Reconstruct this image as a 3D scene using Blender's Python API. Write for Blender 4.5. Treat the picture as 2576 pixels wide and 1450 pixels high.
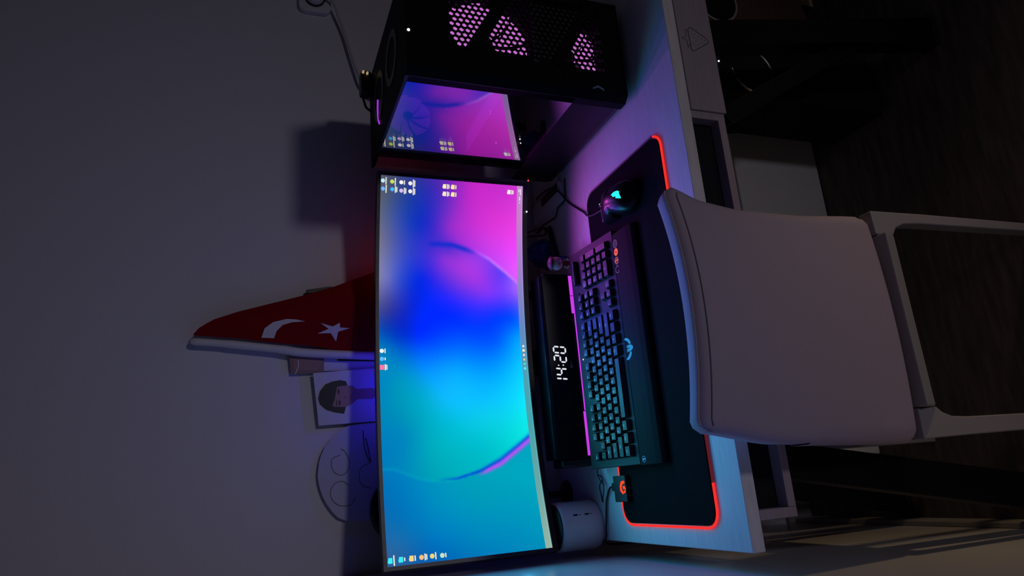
import bpy, bmesh, math, random
from mathutils import Vector, Matrix

for o in list(bpy.data.objects):
    bpy.data.objects.remove(o, do_unlink=True)
sc = bpy.context.scene
COL = sc.collection
D = 0.74                      # height of the desk top above the floor; most numbers below are measured from it
R_ = math.radians

# ------------------------------------------------------------------ camera
cam_d = bpy.data.cameras.new('camera')
cam_d.sensor_fit = 'HORIZONTAL'; cam_d.sensor_width = 36.0
cam_d.lens = 1727.5 / 2576 * 36.0
cam_d.clip_start = 0.02
cam = bpy.data.objects.new('camera', cam_d); COL.objects.link(cam)
cr = Vector((0.9579516, -0.28596505, 0.02351001))      # viewer's right
cu = Vector((0.07953267, 0.34336296, 0.93582927))      # viewer's up
cf = Vector((0.27568693, 0.89460934, -0.35166866))     # viewing direction
# the phone was held upright and the picture is stored on its side: image right = down
mx, my, mz = -cu, cr, -cf
M = Matrix(((mx.x, my.x, mz.x, 0.0912580), (mx.y, my.y, mz.y, -0.9618412), (mx.z, my.z, mz.z, 0.6966323 + D), (0, 0, 0, 1)))
cam.matrix_world = M
sc.camera = cam

# ------------------------------------------------------------------ world, lights, exposure
w = bpy.data.worlds.new('world'); sc.world = w; w.use_nodes = True
w.node_tree.nodes['Background'].inputs[0].default_value = (0.30, 0.28, 0.34, 1)
w.node_tree.nodes['Background'].inputs[1].default_value = 0.013

def area_light(name, loc, target, size, power, color, spread=180):
    l = bpy.data.lights.new(name, 'AREA'); l.shape = 'DISK'; l.size = size; l.energy = power; l.color = color; l.spread = math.radians(spread)
    o = bpy.data.objects.new(name, l); COL.objects.link(o)
    o.location = loc
    o.rotation_euler = (Vector(target) - Vector(loc)).to_track_quat('-Z', 'Y').to_euler()
    return o
# a dim lamp elsewhere in the room, behind and to the right of the viewer
area_light('room_lamp', (1.26, -2.93, -0.41 + D), (0.05, 0.62, 0.55 + D), 0.26, 0.97, (0.92, 0.86, 1.0), 66)
# warm light low down on the right (light from the next room along the floor)
area_light('warm_floor_lamp', (2.1, -0.75, -0.45 + D), (-0.06, -0.12, -0.42 + D), 0.10, 0.21, (1.0, 0.70, 0.38), 34)

# added lamp grid over the screen face, boosts its light, coloured like its parts
SCREEN_W = 0.52
def screen_boost_lamp(loc, aim, col, power):
    l = bpy.data.lights.new('screen_boost_lamp', 'SPOT'); l.spot_size = math.radians(172); l.spot_blend = 1.0; l.shadow_soft_size = 0.0
    l.energy = power; l.color = col
    o = bpy.data.objects.new('screen_boost_lamp', l); COL.objects.link(o); o.location = loc
    o.rotation_euler = Vector(aim).to_track_quat('-Z', 'Y').to_euler()

sc.view_settings.view_transform = 'Standard'
sc.view_settings.look = 'None'
sc.view_settings.gamma = 1.0
sc.view_settings.use_curve_mapping = False
sc.view_settings.exposure = 0.0

# ------------------------------------------------------------------ helpers: colour and materials
def lin(c):
    c = c / 255.0
    return c / 12.92 if c <= 0.04045 else ((c + 0.055) / 1.055) ** 2.4
def srgb(r, g, b): return (lin(r), lin(g), lin(b), 1.0)

def mat(name, col, rough=0.5, metal=0.0, spec=0.5, emit=None, strength=0.0, noise=None, bump=None, coat=0.0):
    m = bpy.data.materials.new(name); m.use_nodes = True
    nt = m.node_tree; b = nt.nodes['Principled BSDF']
    b.inputs['Base Color'].default_value = col
    b.inputs['Roughness'].default_value = rough
    b.inputs['Metallic'].default_value = metal
    b.inputs['Specular IOR Level'].default_value = spec
    b.inputs['Coat Weight'].default_value = coat
    if emit:
        b.inputs['Emission Color'].default_value = emit
        b.inputs['Emission Strength'].default_value = strength
    if noise or bump:
        tc = nt.nodes.new('ShaderNodeTexCoord'); mp = nt.nodes.new('ShaderNodeMapping')
        nt.links.new(tc.outputs['Object'], mp.inputs['Vector'])
        nz = nt.nodes.new('ShaderNodeTexNoise'); nt.links.new(mp.outputs['Vector'], nz.inputs['Vector'])
        sc_, det, amt, stretch = noise or bump
        nz.inputs['Scale'].default_value = sc_; nz.inputs['Detail'].default_value = det
        mp.inputs['Scale'].default_value = stretch
        if noise:
            rp = nt.nodes.new('ShaderNodeValToRGB')
            rp.color_ramp.elements[0].position = 0.3; rp.color_ramp.elements[1].position = 0.7
            rp.color_ramp.elements[0].color = tuple(max(0, c * (1 - amt)) for c in col[:3]) + (1,)
            rp.color_ramp.elements[1].color = tuple(min(1, c * (1 + amt * 0.6)) for c in col[:3]) + (1,)
            nt.links.new(nz.outputs['Fac'], rp.inputs['Fac']); nt.links.new(rp.outputs['Color'], b.inputs['Base Color'])
        if bump:
            bp = nt.nodes.new('ShaderNodeBump'); bp.inputs['Strength'].default_value = bump[2]; bp.inputs['Distance'].default_value = 0.002
            nt.links.new(nz.outputs['Fac'], bp.inputs['Height']); nt.links.new(bp.outputs['Normal'], b.inputs['Normal'])
    return m

def emat(name, r, g, b, strength=1.0):
    m = bpy.data.materials.new(name); m.use_nodes = True
    nt = m.node_tree; nt.nodes.clear()
    e = nt.nodes.new('ShaderNodeEmission'); e.inputs[0].default_value = srgb(r, g, b); e.inputs[1].default_value = strength
    o = nt.nodes.new('ShaderNodeOutputMaterial'); nt.links.new(e.outputs[0], o.inputs[0])
    return m

def emat_attr(name, attr):
    m = bpy.data.materials.new(name); m.use_nodes = True
    nt = m.node_tree; nt.nodes.clear()
    a = nt.nodes.new('ShaderNodeAttribute'); a.attribute_name = attr
    e = nt.nodes.new('ShaderNodeEmission'); o = nt.nodes.new('ShaderNodeOutputMaterial')
    nt.links.new(a.outputs['Color'], e.inputs[0]); nt.links.new(e.outputs[0], o.inputs[0])
    return m

def glass_mat(name, refl, tint):
    m = bpy.data.materials.new(name); m.use_nodes = True
    nt = m.node_tree; nt.nodes.clear()
    g = nt.nodes.new('ShaderNodeBsdfGlossy'); g.inputs['Roughness'].default_value = 0.004; g.inputs['Color'].default_value = (0.95, 0.93, 0.97, 1)
    t = nt.nodes.new('ShaderNodeBsdfTransparent'); t.inputs[0].default_value = (tint, tint * 0.97, tint * 1.03, 1)
    mx_ = nt.nodes.new('ShaderNodeMixShader'); mx_.inputs[0].default_value = refl
    o = nt.nodes.new('ShaderNodeOutputMaterial')
    nt.links.new(t.outputs[0], mx_.inputs[1]); nt.links.new(g.outputs[0], mx_.inputs[2]); nt.links.new(mx_.outputs[0], o.inputs[0])
    return m

MT = {}
MT['wall'] = mat('wall_paint', (0.78, 0.75, 0.80, 1), 0.75, bump=(180, 4, 0.25, (1, 1, 1)))
MT['wall_left'] = mat('wall_satin_paint', (0.66, 0.64, 0.66, 1), 0.24, spec=0.9, bump=(60, 3, 0.03, (1, 1, 1)))
MT['floor'] = mat('dark_floor', (0.15, 0.12, 0.11, 1), 0.7, noise=(9, 6, 0.45, (1.0, 7, 1)))
MT['base'] = mat('baseboard', (0.35, 0.33, 0.33, 1), 0.5)
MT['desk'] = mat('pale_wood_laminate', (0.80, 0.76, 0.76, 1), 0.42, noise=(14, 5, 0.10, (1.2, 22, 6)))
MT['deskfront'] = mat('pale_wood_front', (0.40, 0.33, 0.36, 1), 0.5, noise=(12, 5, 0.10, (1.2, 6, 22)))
MT['black_metal'] = mat('black_metal', (0.004, 0.004, 0.006, 1), 0.5, spec=0.15)
MT['black'] = mat('black_plastic', (0.012, 0.012, 0.016, 1), 0.38)
MT['blackgloss'] = mat('black_gloss', (0.006, 0.006, 0.009, 1), 0.28, spec=0.3)
MT['matte'] = mat('black_matte', (0.010, 0.010, 0.012, 1), 0.8, spec=0.2)
MT['bezel'] = mat('bezel', (0.03, 0.03, 0.04, 1), 0.35)
MT['pad'] = mat('mouse_pad_cloth', (0.006, 0.006, 0.007, 1), 0.9, spec=0.1, bump=(900, 2, 0.3, (1, 1, 1)))
MT['cable'] = mat('black_cable', (0.012, 0.012, 0.016, 1), 0.5)
MT['white_pl'] = mat('white_plastic', (0.78, 0.75, 0.78, 1), 0.5)
MT['chair'] = mat('pale_chair_cloth', (0.45, 0.37, 0.46, 1), 0.8, bump=(700, 3, 0.35, (1, 1, 1)))
MT['chair_frame'] = mat('pale_chair_frame', (0.36, 0.34, 0.37, 1), 0.5)
MT['seam'] = mat('chair_seam', (0.20, 0.17, 0.19, 1), 0.8)
MT['deck'] = mat('keyboard_deck', (0.020, 0.020, 0.024, 1), 0.5, spec=0.25)
MT['keycap'] = mat('keycap', (0.010, 0.010, 0.012, 1), 0.42, spec=0.35)
MT['legend'] = mat('key_legend', (0.85, 0.85, 0.85, 1), 0.5, emit=(0.5, 0.8, 1, 1), strength=0.03)  # faint glow added to the print in place of screen light
MT['rest'] = mat('wrist_rest', (0.006, 0.006, 0.008, 1), 0.7, spec=0.12)
MT['paper'] = mat('white_paper', (0.74, 0.73, 0.76, 1), 0.8)
MT['pencil'] = mat('pencil_line', (0.16, 0.15, 0.18, 1), 0.9)
MT['red'] = mat('red_cloth', (0.26, 0.005, 0.009, 1), 0.9, spec=0.1)
MT['flagwhite'] = mat('flag_white', (0.80, 0.74, 0.76, 1), 0.8)
MT['glass'] = glass_mat('tinted_glass', 0.48, 0.50)
MT['wood'] = mat('brown_wood', (0.16, 0.085, 0.05, 1), 0.6, noise=(10, 4, 0.25, (1, 1, 12)))
MT['e_purple'] = emat('purple_led', 205, 60, 235, 1.0)
MT['e_red'] = emat('red_led', 255, 44, 40, 1.15)
MT['e_clock'] = emat('clock_segment', 226, 228, 240, 1.0)
MT['e_ghost'] = emat('dim_clock_mark', 28, 34, 52, 1.0)
MT['e_cyan'] = emat('cyan_logo', 40, 255, 244, 1.4)
MT['e_fan'] = emat('purple_fan_glow', 196, 108, 200, 1.0)
MT['e_fan2'] = emat('violet_fan_ring', 170, 60, 230, 0.8)
MT['e_glint'] = emat('white_glint', 240, 244, 255, 1.4)  # glowing white dots that imitate glints of the room lamp
MT['e_redled'] = emat('pink_red_led', 255, 70, 110, 1.0)
MT['e_green'] = emat('green_led', 130, 255, 150, 1.2)
MT['e_blue'] = emat('blue_rear_light', 60, 40, 255, 12.0)
MT['e_rose'] = emat('rose_rear_light', 200, 40, 70, 3.6)
MT['e_wing'] = emat('wing_print_glow', 42, 140, 205, 1.0)  # blue glow stands in for screen light on the printed emblems
MT['e_icon_o'] = emat('orange_icon', 232, 96, 84, 1.0)
MT['e_icon_p'] = emat('mauve_icon', 128, 86, 150, 1.0)
MT['e_orange'] = emat('orange_red_logo', 255, 66, 30, 1.3)

# ------------------------------------------------------------------ helpers: meshes
def link(name, me, m, parent=None):
    o = bpy.data.objects.new(name, me); COL.objects.link(o)
    if m: me.materials.append(m) if m.name not in me.materials else None
    if parent is not None:
        o.parent = parent
    return o

class MB:
    """collects geometry for ONE mesh object; coordinates are measured from the desk top"""
    def __init__(s): s.bm = bmesh.new()
    def box(s, x0, x1, y0, y1, z0, z1, bev=0.0, seg=2):
        b = bmesh.new()
        v = [b.verts.new((x, y, z)) for x in (x0, x1) for y in (y0, y1) for z in (z0, z1)]
        for f in ((0, 1, 3, 2), (4, 6, 7, 5), (0, 4, 5, 1), (2, 3, 7, 6), (0, 2, 6, 4), (1, 5, 7, 3)):
            b.faces.new([v[i] for i in f])
        bmesh.ops.recalc_face_normals(b, faces=b.faces)
        if bev > 0: bmesh.ops.bevel(b, geom=list(b.edges), offset=bev, segments=seg, profile=0.5, affect='EDGES')
        s.merge(b); return s
    def merge(s, b, mtx=None):
        if mtx is not None: bmesh.ops.transform(b, matrix=mtx, verts=b.verts)
        me = bpy.data.meshes.new('tmp'); b.to_mesh(me); b.free(); s.bm.from_mesh(me); bpy.data.meshes.remove(me)
    def prism(s, pts, axis, a, b_, bev=0.0):
        """polygon extruded along an axis from a to b; axis x: pts are (y,z); y: (x,z); z: (x,y)"""
        def P(p, t):
            return {'x': (t, p[0], p[1]), 'y': (p[0], t, p[1]), 'z': (p[0], p[1], t)}[axis]
        b = bmesh.new()
        v0 = [b.verts.new(P(p, a)) for p in pts]; v1 = [b.verts.new(P(p, b_)) for p in pts]
        n = len(pts)
        b.faces.new(v0); b.faces.new(v1[::-1])
        for i in range(n): b.faces.new((v0[i], v1[i], v1[(i + 1) % n], v0[(i + 1) % n]))
        bmesh.ops.recalc_face_normals(b, faces=b.faces)
        if bev > 0: bmesh.ops.bevel(b, geom=list(b.edges), offset=bev, segments=2, profile=0.5, affect='EDGES')
        s.merge(b); return s
    def tube(s, path, r, n=8, closed=False, smooth=6):
        P = [Vector(p) for p in path]
        if smooth > 1 and len(P) > 2:
            Q = []
            m = len(P)
            rng = range(m) if closed else range(m - 1)
            for i in rng:
                p0 = P[(i - 1) % m] if (closed or i > 0) else P[i]
                p1 = P[i]; p2 = P[(i + 1) % m]
                p3 = P[(i + 2) % m] if (closed or i + 2 < m) else p2
                for k in range(smooth):
                    t = k / smooth
                    Q.append(0.5 * ((2 * p1) + (p2 - p0) * t + (2 * p0 - 5 * p1 + 4 * p2 - p3) * t * t + (3 * p1 - p0 - 3 * p2 + p3) * t ** 3))
            if not closed: Q.append(P[-1])
            P = Q
        b = bmesh.new(); rings = []; m = len(P); up = None
        for i, p in enumerate(P):
            t = (P[(i + 1) % m] - P[i - 1]) if closed else (P[min(i + 1, m - 1)] - P[max(i - 1, 0)])
            t.normalize()
            if up is None: up = Vector((0, 0, 1)) if abs(t.z) < 0.9 else Vector((1, 0, 0))
            e1 = (up - t * up.dot(t)); e1.normalize(); e2 = t.cross(e1); up = e1
            rr = r[i * (len(r) - 1) // max(1, m - 1)] if isinstance(r, (list, tuple)) else r
            rings.append([b.verts.new(p + e1 * rr * math.cos(2 * math.pi * k / n) + e2 * rr * math.sin(2 * math.pi * k / n)) for k in range(n)])
        for i in range(m if closed else m - 1):
            A, B = rings[i], rings[(i + 1) % m]
            for k in range(n): b.faces.new((A[k], A[(k + 1) % n], B[(k + 1) % n], B[k]))
        if not closed: b.faces.new(rings[0][::-1]); b.faces.new(rings[-1])
        bmesh.ops.recalc_face_normals(b, faces=b.faces)
        s.merge(b); return s
    def lathe(s, prof, c=(0, 0, 0), n=32, axis='z', sx=1.0, sy=1.0):
        """profile of (radius, height) turned about an axis"""
        b = bmesh.new(); rings = []
        for r, h in prof:
            ring = []
            for k in range(n):
                a = 2 * math.pi * k / n
                x, y = r * math.cos(a) * sx, r * math.sin(a) * sy
                p = {'z': (x, y, h), 'y': (x, h, y), 'x': (h, x, y)}[axis]
                ring.append(b.verts.new((p[0] + c[0], p[1] + c[1], p[2] + c[2])))
            rings.append(ring)
        for i in range(len(rings) - 1):
            for k in range(n): b.faces.new((rings[i][k], rings[i][(k + 1) % n], rings[i + 1][(k + 1) % n], rings[i + 1][k]))
        if prof[0] == prof[-1]: pass
        else: b.faces.new(rings[0][::-1]); b.faces.new(rings[-1])
        bmesh.ops.recalc_face_normals(b, faces=b.faces)
        s.merge(b); return s
    def grid(s, f, nu, nv):
        b = bmesh.new(); V = [[b.verts.new(f(i / nu, j / nv)) for j in range(nv + 1)] for i in range(nu + 1)]
        for i in range(nu):
            for j in range(nv): b.faces.new((V[i][j], V[i + 1][j], V[i + 1][j + 1], V[i][j + 1]))
        s.merge(b); return s
    def build(s, name, m, parent=None, smooth=False, z=None, local=False):
        """coordinates above the desk top; a child is moved into its parent's frame"""
        me = bpy.data.meshes.new(name)
        if smooth:
            for f in s.bm.faces: f.smooth = True
        if local: off = Vector((0, 0, 0))
        elif parent is not None: off = Vector((0, 0, D)) - world_loc(parent)
        else: off = Vector((0, 0, D))
        bmesh.ops.translate(s.bm, vec=off, verts=s.bm.verts)
        bmesh.ops.remove_doubles(s.bm, verts=s.bm.verts, dist=1e-6)
        s.bm.to_mesh(me); s.bm.free()
        if smooth:
            try: me.set_sharp_from_angle(angle=R_(38))
            except Exception: pass
        return link(name, me, m, parent)

def world_loc(o):
    v = Vector(o.location)
    while o.parent is not None:
        o = o.parent; v = v + Vector(o.location)
    return v
def thing(name, label, cat, loc, group=None):
    o = bpy.data.objects.new(name, None); COL.objects.link(o)
    o.empty_display_size = 0.05
    o.location = (loc[0], loc[1], loc[2] + D)
    tag(o, label, cat, group); return o
def tag(o, label, cat, group=None):
    o['label'] = label; o['category'] = cat
    if group: o['group'] = group
    return o
def struct(o): o['kind'] = 'structure'; return o
def rrect(x0, x1, y0, y1, r, n=8):
    P = []
    for cx, cy, a0 in ((x1 - r, y1 - r, 0), (x0 + r, y1 - r, 90), (x0 + r, y0 + r, 180), (x1 - r, y0 + r, 270)):
        for k in range(n + 1):
            a = R_(a0 + 90 * k / n); P.append((cx + r * math.cos(a), cy + r * math.sin(a)))
    return P

# ------------------------------------------------------------------ the setting
YW, XW = 0.62, -0.065
struct(MB().box(XW, 3.4, YW, YW + 0.1, -D, 1.9).build('wall_back', MT['wall']))
struct(MB().box(XW - 0.1, XW, -3.2, YW + 0.1, -D, 1.9).build('wall_left', MT['wall_left']))
struct(MB().box(XW - 0.1, 3.4, -3.2, YW + 0.1, -D - 0.06, -D).build('floor', MT['floor']))
struct(MB().box(XW, 3.4, YW - 0.014, YW, -D, -D + 0.08, 0.003).build('baseboard_back', MT['base']))
struct(MB().box(XW, XW + 0.012, -3.2, YW - 0.014, -D, -D + 0.06, 0.003).build('baseboard_left', MT['base']))

# ------------------------------------------------------------------ desk
XD0, XD1, YF, YB = -0.033, 1.17, -0.069, 0.60
desk = thing('desk', 'long pale wood desk with a drawer, an open shelf and black legs', 'desk', (0.55, 0.26, -D))
MB().box(XD0, XD1, YF, YB, -0.023, 0.0, 0.0015).build('desk_top', MT['desk'], desk)
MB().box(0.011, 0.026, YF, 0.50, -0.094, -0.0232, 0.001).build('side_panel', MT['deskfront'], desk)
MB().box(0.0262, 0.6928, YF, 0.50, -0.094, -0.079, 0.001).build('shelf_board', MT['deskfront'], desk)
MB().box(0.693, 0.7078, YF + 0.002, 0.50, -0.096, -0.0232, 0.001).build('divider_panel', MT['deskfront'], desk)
MB().box(0.0262, 0.6928, YF + 0.022, YF + 0.03, -0.0788, -0.0232).build('shelf_shade_panel', MT['matte'], desk)  # black sheet added in the open shelf in place of its inner shade
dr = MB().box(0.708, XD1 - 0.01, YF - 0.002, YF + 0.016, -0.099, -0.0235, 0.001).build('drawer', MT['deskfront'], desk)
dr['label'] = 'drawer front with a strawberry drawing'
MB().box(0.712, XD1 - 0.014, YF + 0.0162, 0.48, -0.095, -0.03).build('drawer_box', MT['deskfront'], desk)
SB = [(0.87, -0.045), (0.877, -0.046), (0.881, -0.049), (0.881, -0.054), (0.872, -0.069), (0.862, -0.085), (0.856, -0.0865), (0.851, -0.082), (0.842, -0.068), (0.833, -0.054), (0.831, -0.049), (0.834, -0.046), (0.85, -0.0457)]
SBL = [(0.871, -0.046), (0.876, -0.04), (0.86, -0.039), (0.856, -0.028), (0.852, -0.039), (0.836, -0.040), (0.845, -0.0455)]
SBD = [(0.873, -0.052), (0.869, -0.059), (0.865, -0.053), (0.865, -0.066), (0.861, -0.058), (0.861, -0.072), (0.857, -0.066), (0.853, -0.059), (0.858, -0.079), (0.853, -0.072), (0.849, -0.066), (0.844, -0.058), (0.847, -0.052)]
MT['ink'] = mat('dark_ink', (0.02, 0.014, 0.016, 1), 0.6)
sb = MB().tube([(x, YF - 0.0022, z) for x, z in SB], 0.0006, 5, closed=True, smooth=3)
sb.tube([(x, YF - 0.0022, z) for x, z in SBL], 0.0005, 5, closed=False, smooth=1)
for x, z in SBD: sb.lathe([(0.0007, -0.0004), (0.0007, 0.0004)], (x, YF - 0.0022, z), 6, 'y')
sb.build('strawberry_drawing', MT['ink'], dr)
def slant_leg(x_top, x_bot, y, name='leg'):
    return MB().prism([(x_top - 0.028, -0.0995), (x_top + 0.028, -0.0995), (x_bot + 0.033, -D + 0.012), (x_bot - 0.033, -D + 0.012)], 'y', y - 0.02, y + 0.02, 0.002).build(name, MT['black_metal'], desk)
for y in (-0.045, 0.305):
    slant_leg(0.885, 1.005, y); slant_leg(0.095, -0.008, y)
for y in (-0.045, 0.305):
    for xb in (1.005, -0.008):
        MB().box(xb - 0.036, xb + 0.036, y - 0.022, y + 0.022, -D, -D + 0.0118, 0.002).build('leg_foot', MT['black'], desk)
def brace(x0, z0, x1, z1, y):
    d = Vector((x1 - x0, 0, z1 - z0)).normalized(); n = Vector((-d.z, 0, d.x)) * 0.017
    MB().prism([(x0 + n.x, z0 + n.z), (x1 + n.x, z1 + n.z), (x1 - n.x, z1 - n.z), (x0 - n.x, z0 - n.z)], 'y', y - 0.01, y + 0.01, 0.001).build('brace', MT['black_metal'], desk)
brace(0.945, -0.50, 0.715, -0.112, -0.045)
MB().box(0.85, 0.93, -0.024, 0.284, -0.125, -0.101, 0.002).build('leg_crossbar', MT['black_metal'], desk)
MB().box(0.06, 0.13, -0.024, 0.284, -0.125, -0.101, 0.002).build('leg_crossbar', MT['black_metal'], desk)
MB().box(0.0, 0.0105, 0.0, 0.05, -0.075, -0.055, 0.001).build('bracket', MT['white_pl'], desk)
MB().box(-0.032, -0.02, 0.16, 0.19, -0.030, -0.0232, 0.001).build('bracket', MT['white_pl'], desk)

# ------------------------------------------------------------------ monitor (34-inch curved)
XL, YL, XR, YR, RC = -0.036, 0.404, 0.767, 0.413, 1.5
chd = math.hypot(XR - XL, YR - YL); HALF = math.asin(chd / 2 / RC)
MX, MY, AX = (XL + XR) / 2, (YL + YR) / 2, math.atan2(YR - YL, XR - XL)
def SCR(s, t, off=0.0):
    """point on the curved screen: s left to right, t top to bottom, off = towards the viewer"""
    a = (2 * s - 1) * HALF; rr = RC - off
    lx = rr * math.sin(a); ly = rr * math.cos(a) - RC * math.cos(HALF)
    x = MX + lx * math.cos(AX) - ly * math.sin(AX); y = MY + lx * math.sin(AX) + ly * math.cos(AX)
    zt = 0.453 - s * 0.011; zb = 0.119 - s * 0.011
    return Vector((x, y, zt + (zb - zt) * t))
mon = thing('monitor', 'wide curved black monitor showing a colourful wallpaper with desktop icons', 'monitor', (0.366, 0.53, 0.0))

C1 = [(0.969,0.046,75,85,110),(0.828,0.054,95,100,150),(0.72,0.056,110,115,190),(0.634,0.056,55,60,150),(0.873,0.117,60,80,170),(0.72,0.121,60,80,200),(0.965,0.273,35,50,170),(0.877,0.277,15,45,195),(0.722,0.279,5,40,225),(0.613,0.276,0,40,240),(0.98,0.381,70,40,180),(0.926,0.44,100,45,195),(0.859,0.47,150,45,205),(0.987,0.605,190,40,200),(0.982,0.808,200,45,205),(0.996,0.896,205,50,208),(0.886,0.667,205,48,212),(0.892,0.9,222,58,218),(0.8,0.928,228,70,240),(0.742,0.945,222,90,240),(0.819,0.724,200,60,225),(0.85,0.554,170,48,212),(0.809,0.47,70,45,210),(0.78,0.442,150,50,215),(0.771,0.581,165,55,222),(0.727,0.664,165,55,225),(0.683,0.747,130,55,235),(0.725,0.469,110,50,220),(0.779,0.709,145,60,230),(0.738,0.843,90,60,235),(0.702,0.952,170,100,245),(0.661,0.918,90,70,245),(0.681,0.605,100,50,230),(0.559,0.118,0,60,200),(0.559,0.273,0,50,245),(0.614,0.518,0,45,255),(0.615,0.798,0,60,255),(0.615,0.913,0,75,255),(0.548,0.512,0,90,255),(0.527,0.271,0,90,240),(0.506,0.115,0,120,200),(0.538,0.028,0,120,190),(0.58,0.017,10,70,180),(0.559,0.919,0,150,255),(0.547,0.789,0,90,255),(0.444,0.112,0,150,190),(0.445,0.037,0,135,195),(0.474,0.266,5,140,235),(0.472,0.503,5,165,250),(0.47,0.776,0,160,255),(0.469,0.917,10,195,250),(0.401,0.234,0,165,200),(0.399,0.414,15,185,240),(0.395,0.679,10,190,240),(0.392,0.928,15,220,240),(0.34,0.227,0,160,190),(0.336,0.404,0,185,215),(0.331,0.666,10,205,225),(0.337,0.942,15,225,230),(0.268,0.292,0,170,190),(0.243,0.464,0,180,195),(0.259,0.649,0,190,205),(0.275,0.841,5,215,215),(0.301,0.148,0,135,190),(0.303,0.039,0,130,190),(0.207,0.331,0,165,185),(0.253,0.094,0,130,190)]
C3 = [(0.186,0.085,0,120,190),(0.149,0.319,0,145,190),(0.141,0.565,0,155,185),(0.182,0.839,0,165,190),(0.129,0.926,0,160,190),(0.111,0.075,0,110,185),(0.057,0.298,0,125,195),(0.047,0.537,0,135,190),(0.037,0.784,0,140,190),(0.01,0.954,0,145,185),(0.058,0.044,30,110,170),(0.022,0.06,45,100,155),(0.014,0.241,0,95,185),(0.016,0.406,0,115,185)]
ARC_A = [(0.822, 0.311), (0.824, 0.387), (0.823, 0.498), (0.806, 0.638), (0.783, 0.752), (0.747, 0.867), (0.714, 0.965)]
ARC_B = [(0.224, 0.06), (0.214, 0.113), (0.193, 0.23), (0.185, 0.338), (0.184, 0.45), (0.199, 0.607), (0.221, 0.744), (0.252, 0.862), (0.28, 0.964), (0.30, 1.03)]
ASP = 0.803 / 0.334
def arc_at(arc, t):
    if t <= arc[0][1]: return arc[0][0]
    for (s0, t0), (s1, t1) in zip(arc, arc[1:]):
        if t <= t1: return s0 + (s1 - s0) * (t - t0) / (t1 - t0)
    return arc[-1][0]
def sstep(a, b, x):
    x = min(1, max(0, (x - a) / (b - a))); return x * x * (3 - 2 * x)
def side_a(s, t):      # >0: outside the upper arc (to the right)
    return s - arc_at(ARC_A, t)
import numpy as np
def tps(pts, lam=0.02):
    P = np.array([(p[0] * ASP, p[1]) for p in pts]); V = np.array([p[2:] for p in pts], float); n_ = len(P)
    def K_(r2): return 0.5 * r2 * np.log(r2 + 1e-9)
    A = np.zeros((n_ + 3, n_ + 3)); A[:n_, :n_] = K_(((P[:, None] - P[None]) ** 2).sum(-1)) + lam * np.eye(n_)
    A[:n_, n_] = 1; A[:n_, n_ + 1:] = P; A[n_, :n_] = 1; A[n_ + 1:, :n_] = P.T
    W_ = np.linalg.solve(A, np.vstack([V, np.zeros((3, 3))]))
    lo, hi = V.min(0), V.max(0)
    def f(s, t):
        q = np.array([s * ASP, t]); k = K_(((P - q) ** 2).sum(-1))
        return np.clip(k @ W_[:n_] + W_[n_] + q @ W_[n_ + 1:], lo, hi)
    return f
F_ALL = tps(C1, 0.004); F_3 = tps(C3, 0.02)
F_OUT = tps([p for p in C1 if p[0] > 0.6 and (side_a(p[0], p[1]) > 0 or p[1] < 0.40)], 0.004)
F_IN = tps([p for p in C1 if side_a(p[0], p[1]) < 0 or p[1] < 0.40], 0.004)
def wall_paper(s, t):
    bside = s - arc_at(ARC_B, t)
    sa = side_a(s, t)
    if bside <= 0: c = F_3(s, t)
    else:
        c = F_ALL(s, t)
        k = sstep(0.36, 0.62, t) * sstep(0.58, 0.66, s)
        if k > 0: c = c * (1 - k) + (F_OUT(s, t) if sa > 0 else F_IN(s, t)) * k
    c = list(c)
    def mixc(c, k, a): return [c[i] + (k[i] - c[i]) * a for i in range(3)]
    # the bright and dark lines of the wallpaper
    if 0.30 < t < 0.97:
        da = sa * ASP
        k = sstep(0.60, 0.80, t)
        c = mixc(c, (215, 130, 250), 0.75 * k * math.exp(-(da / 0.012) ** 2))
        c = mixc(c, (20, 45, 205), 0.9 * sstep(0.30, 0.36, t) * (1 - sstep(0.56, 0.68, t)) * math.exp(-((da + 0.012) / 0.018) ** 2))
    db = bside * ASP
    thick = 0.008 + 0.012 * sstep(0.5, 0.8, t) 
    c = mixc(c, (0, 70, 215), 0.95 * sstep(0.30, 0.50, t) * math.exp(-((db - 0.012) / thick) ** 2))
    c = mixc(c, (188, 84, 232), 0.95 * sstep(0.56, 0.66, t) * math.exp(-((db + 0.006) / (thick * 0.9)) ** 2))
    c = mixc(c, (10, 185, 205), 0.28 * (1 - sstep(0.3, 0.45, t)) * math.exp(-(db / 0.008) ** 2))
    return c
TB = [(0.0, 150, 180, 166), (0.15, 110, 165, 165), (0.33, 70, 165, 172), (0.45, 80, 160, 182), (0.6, 105, 135, 190), (0.75, 160, 130, 200), (0.9, 196, 128, 204), (1.0, 190, 140, 200)]
def screen_col(s, t):
    if t > 0.958:
        for a, b in zip(TB, TB[1:]):
            if s <= b[0]:
                k = (s - a[0]) / (b[0] - a[0]); c = [a[i] + (b[i] - a[i]) * k for i in (1, 2, 3)]; break
        if t > 0.994: c = [min(255, x * 1.12) for x in c]
        return c
    return wall_paper(s, t)
BOOST = 0.2
def emis(c):
    out = []
    for x in c:
        v = lin(max(0, min(255, x)))
        out.append(v * (1 + BOOST * sstep(0.62, 0.98, v)))
    return out
NS, NT = 260, 112
tv = sorted(set([j / NT for j in range(NT + 1)] + [0.9575, 0.9585, 0.9935, 0.9945]))
sm = bpy.data.meshes.new('screen'); vs = []; cs = []
for i in range(NS + 1):
    for t in tv:
        s = i / NS; vs.append(tuple(SCR(s, t) - Vector((0.366, 0.53, 0.0)))); cs.append(emis(screen_col(s, t)))
n = len(tv)
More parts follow.
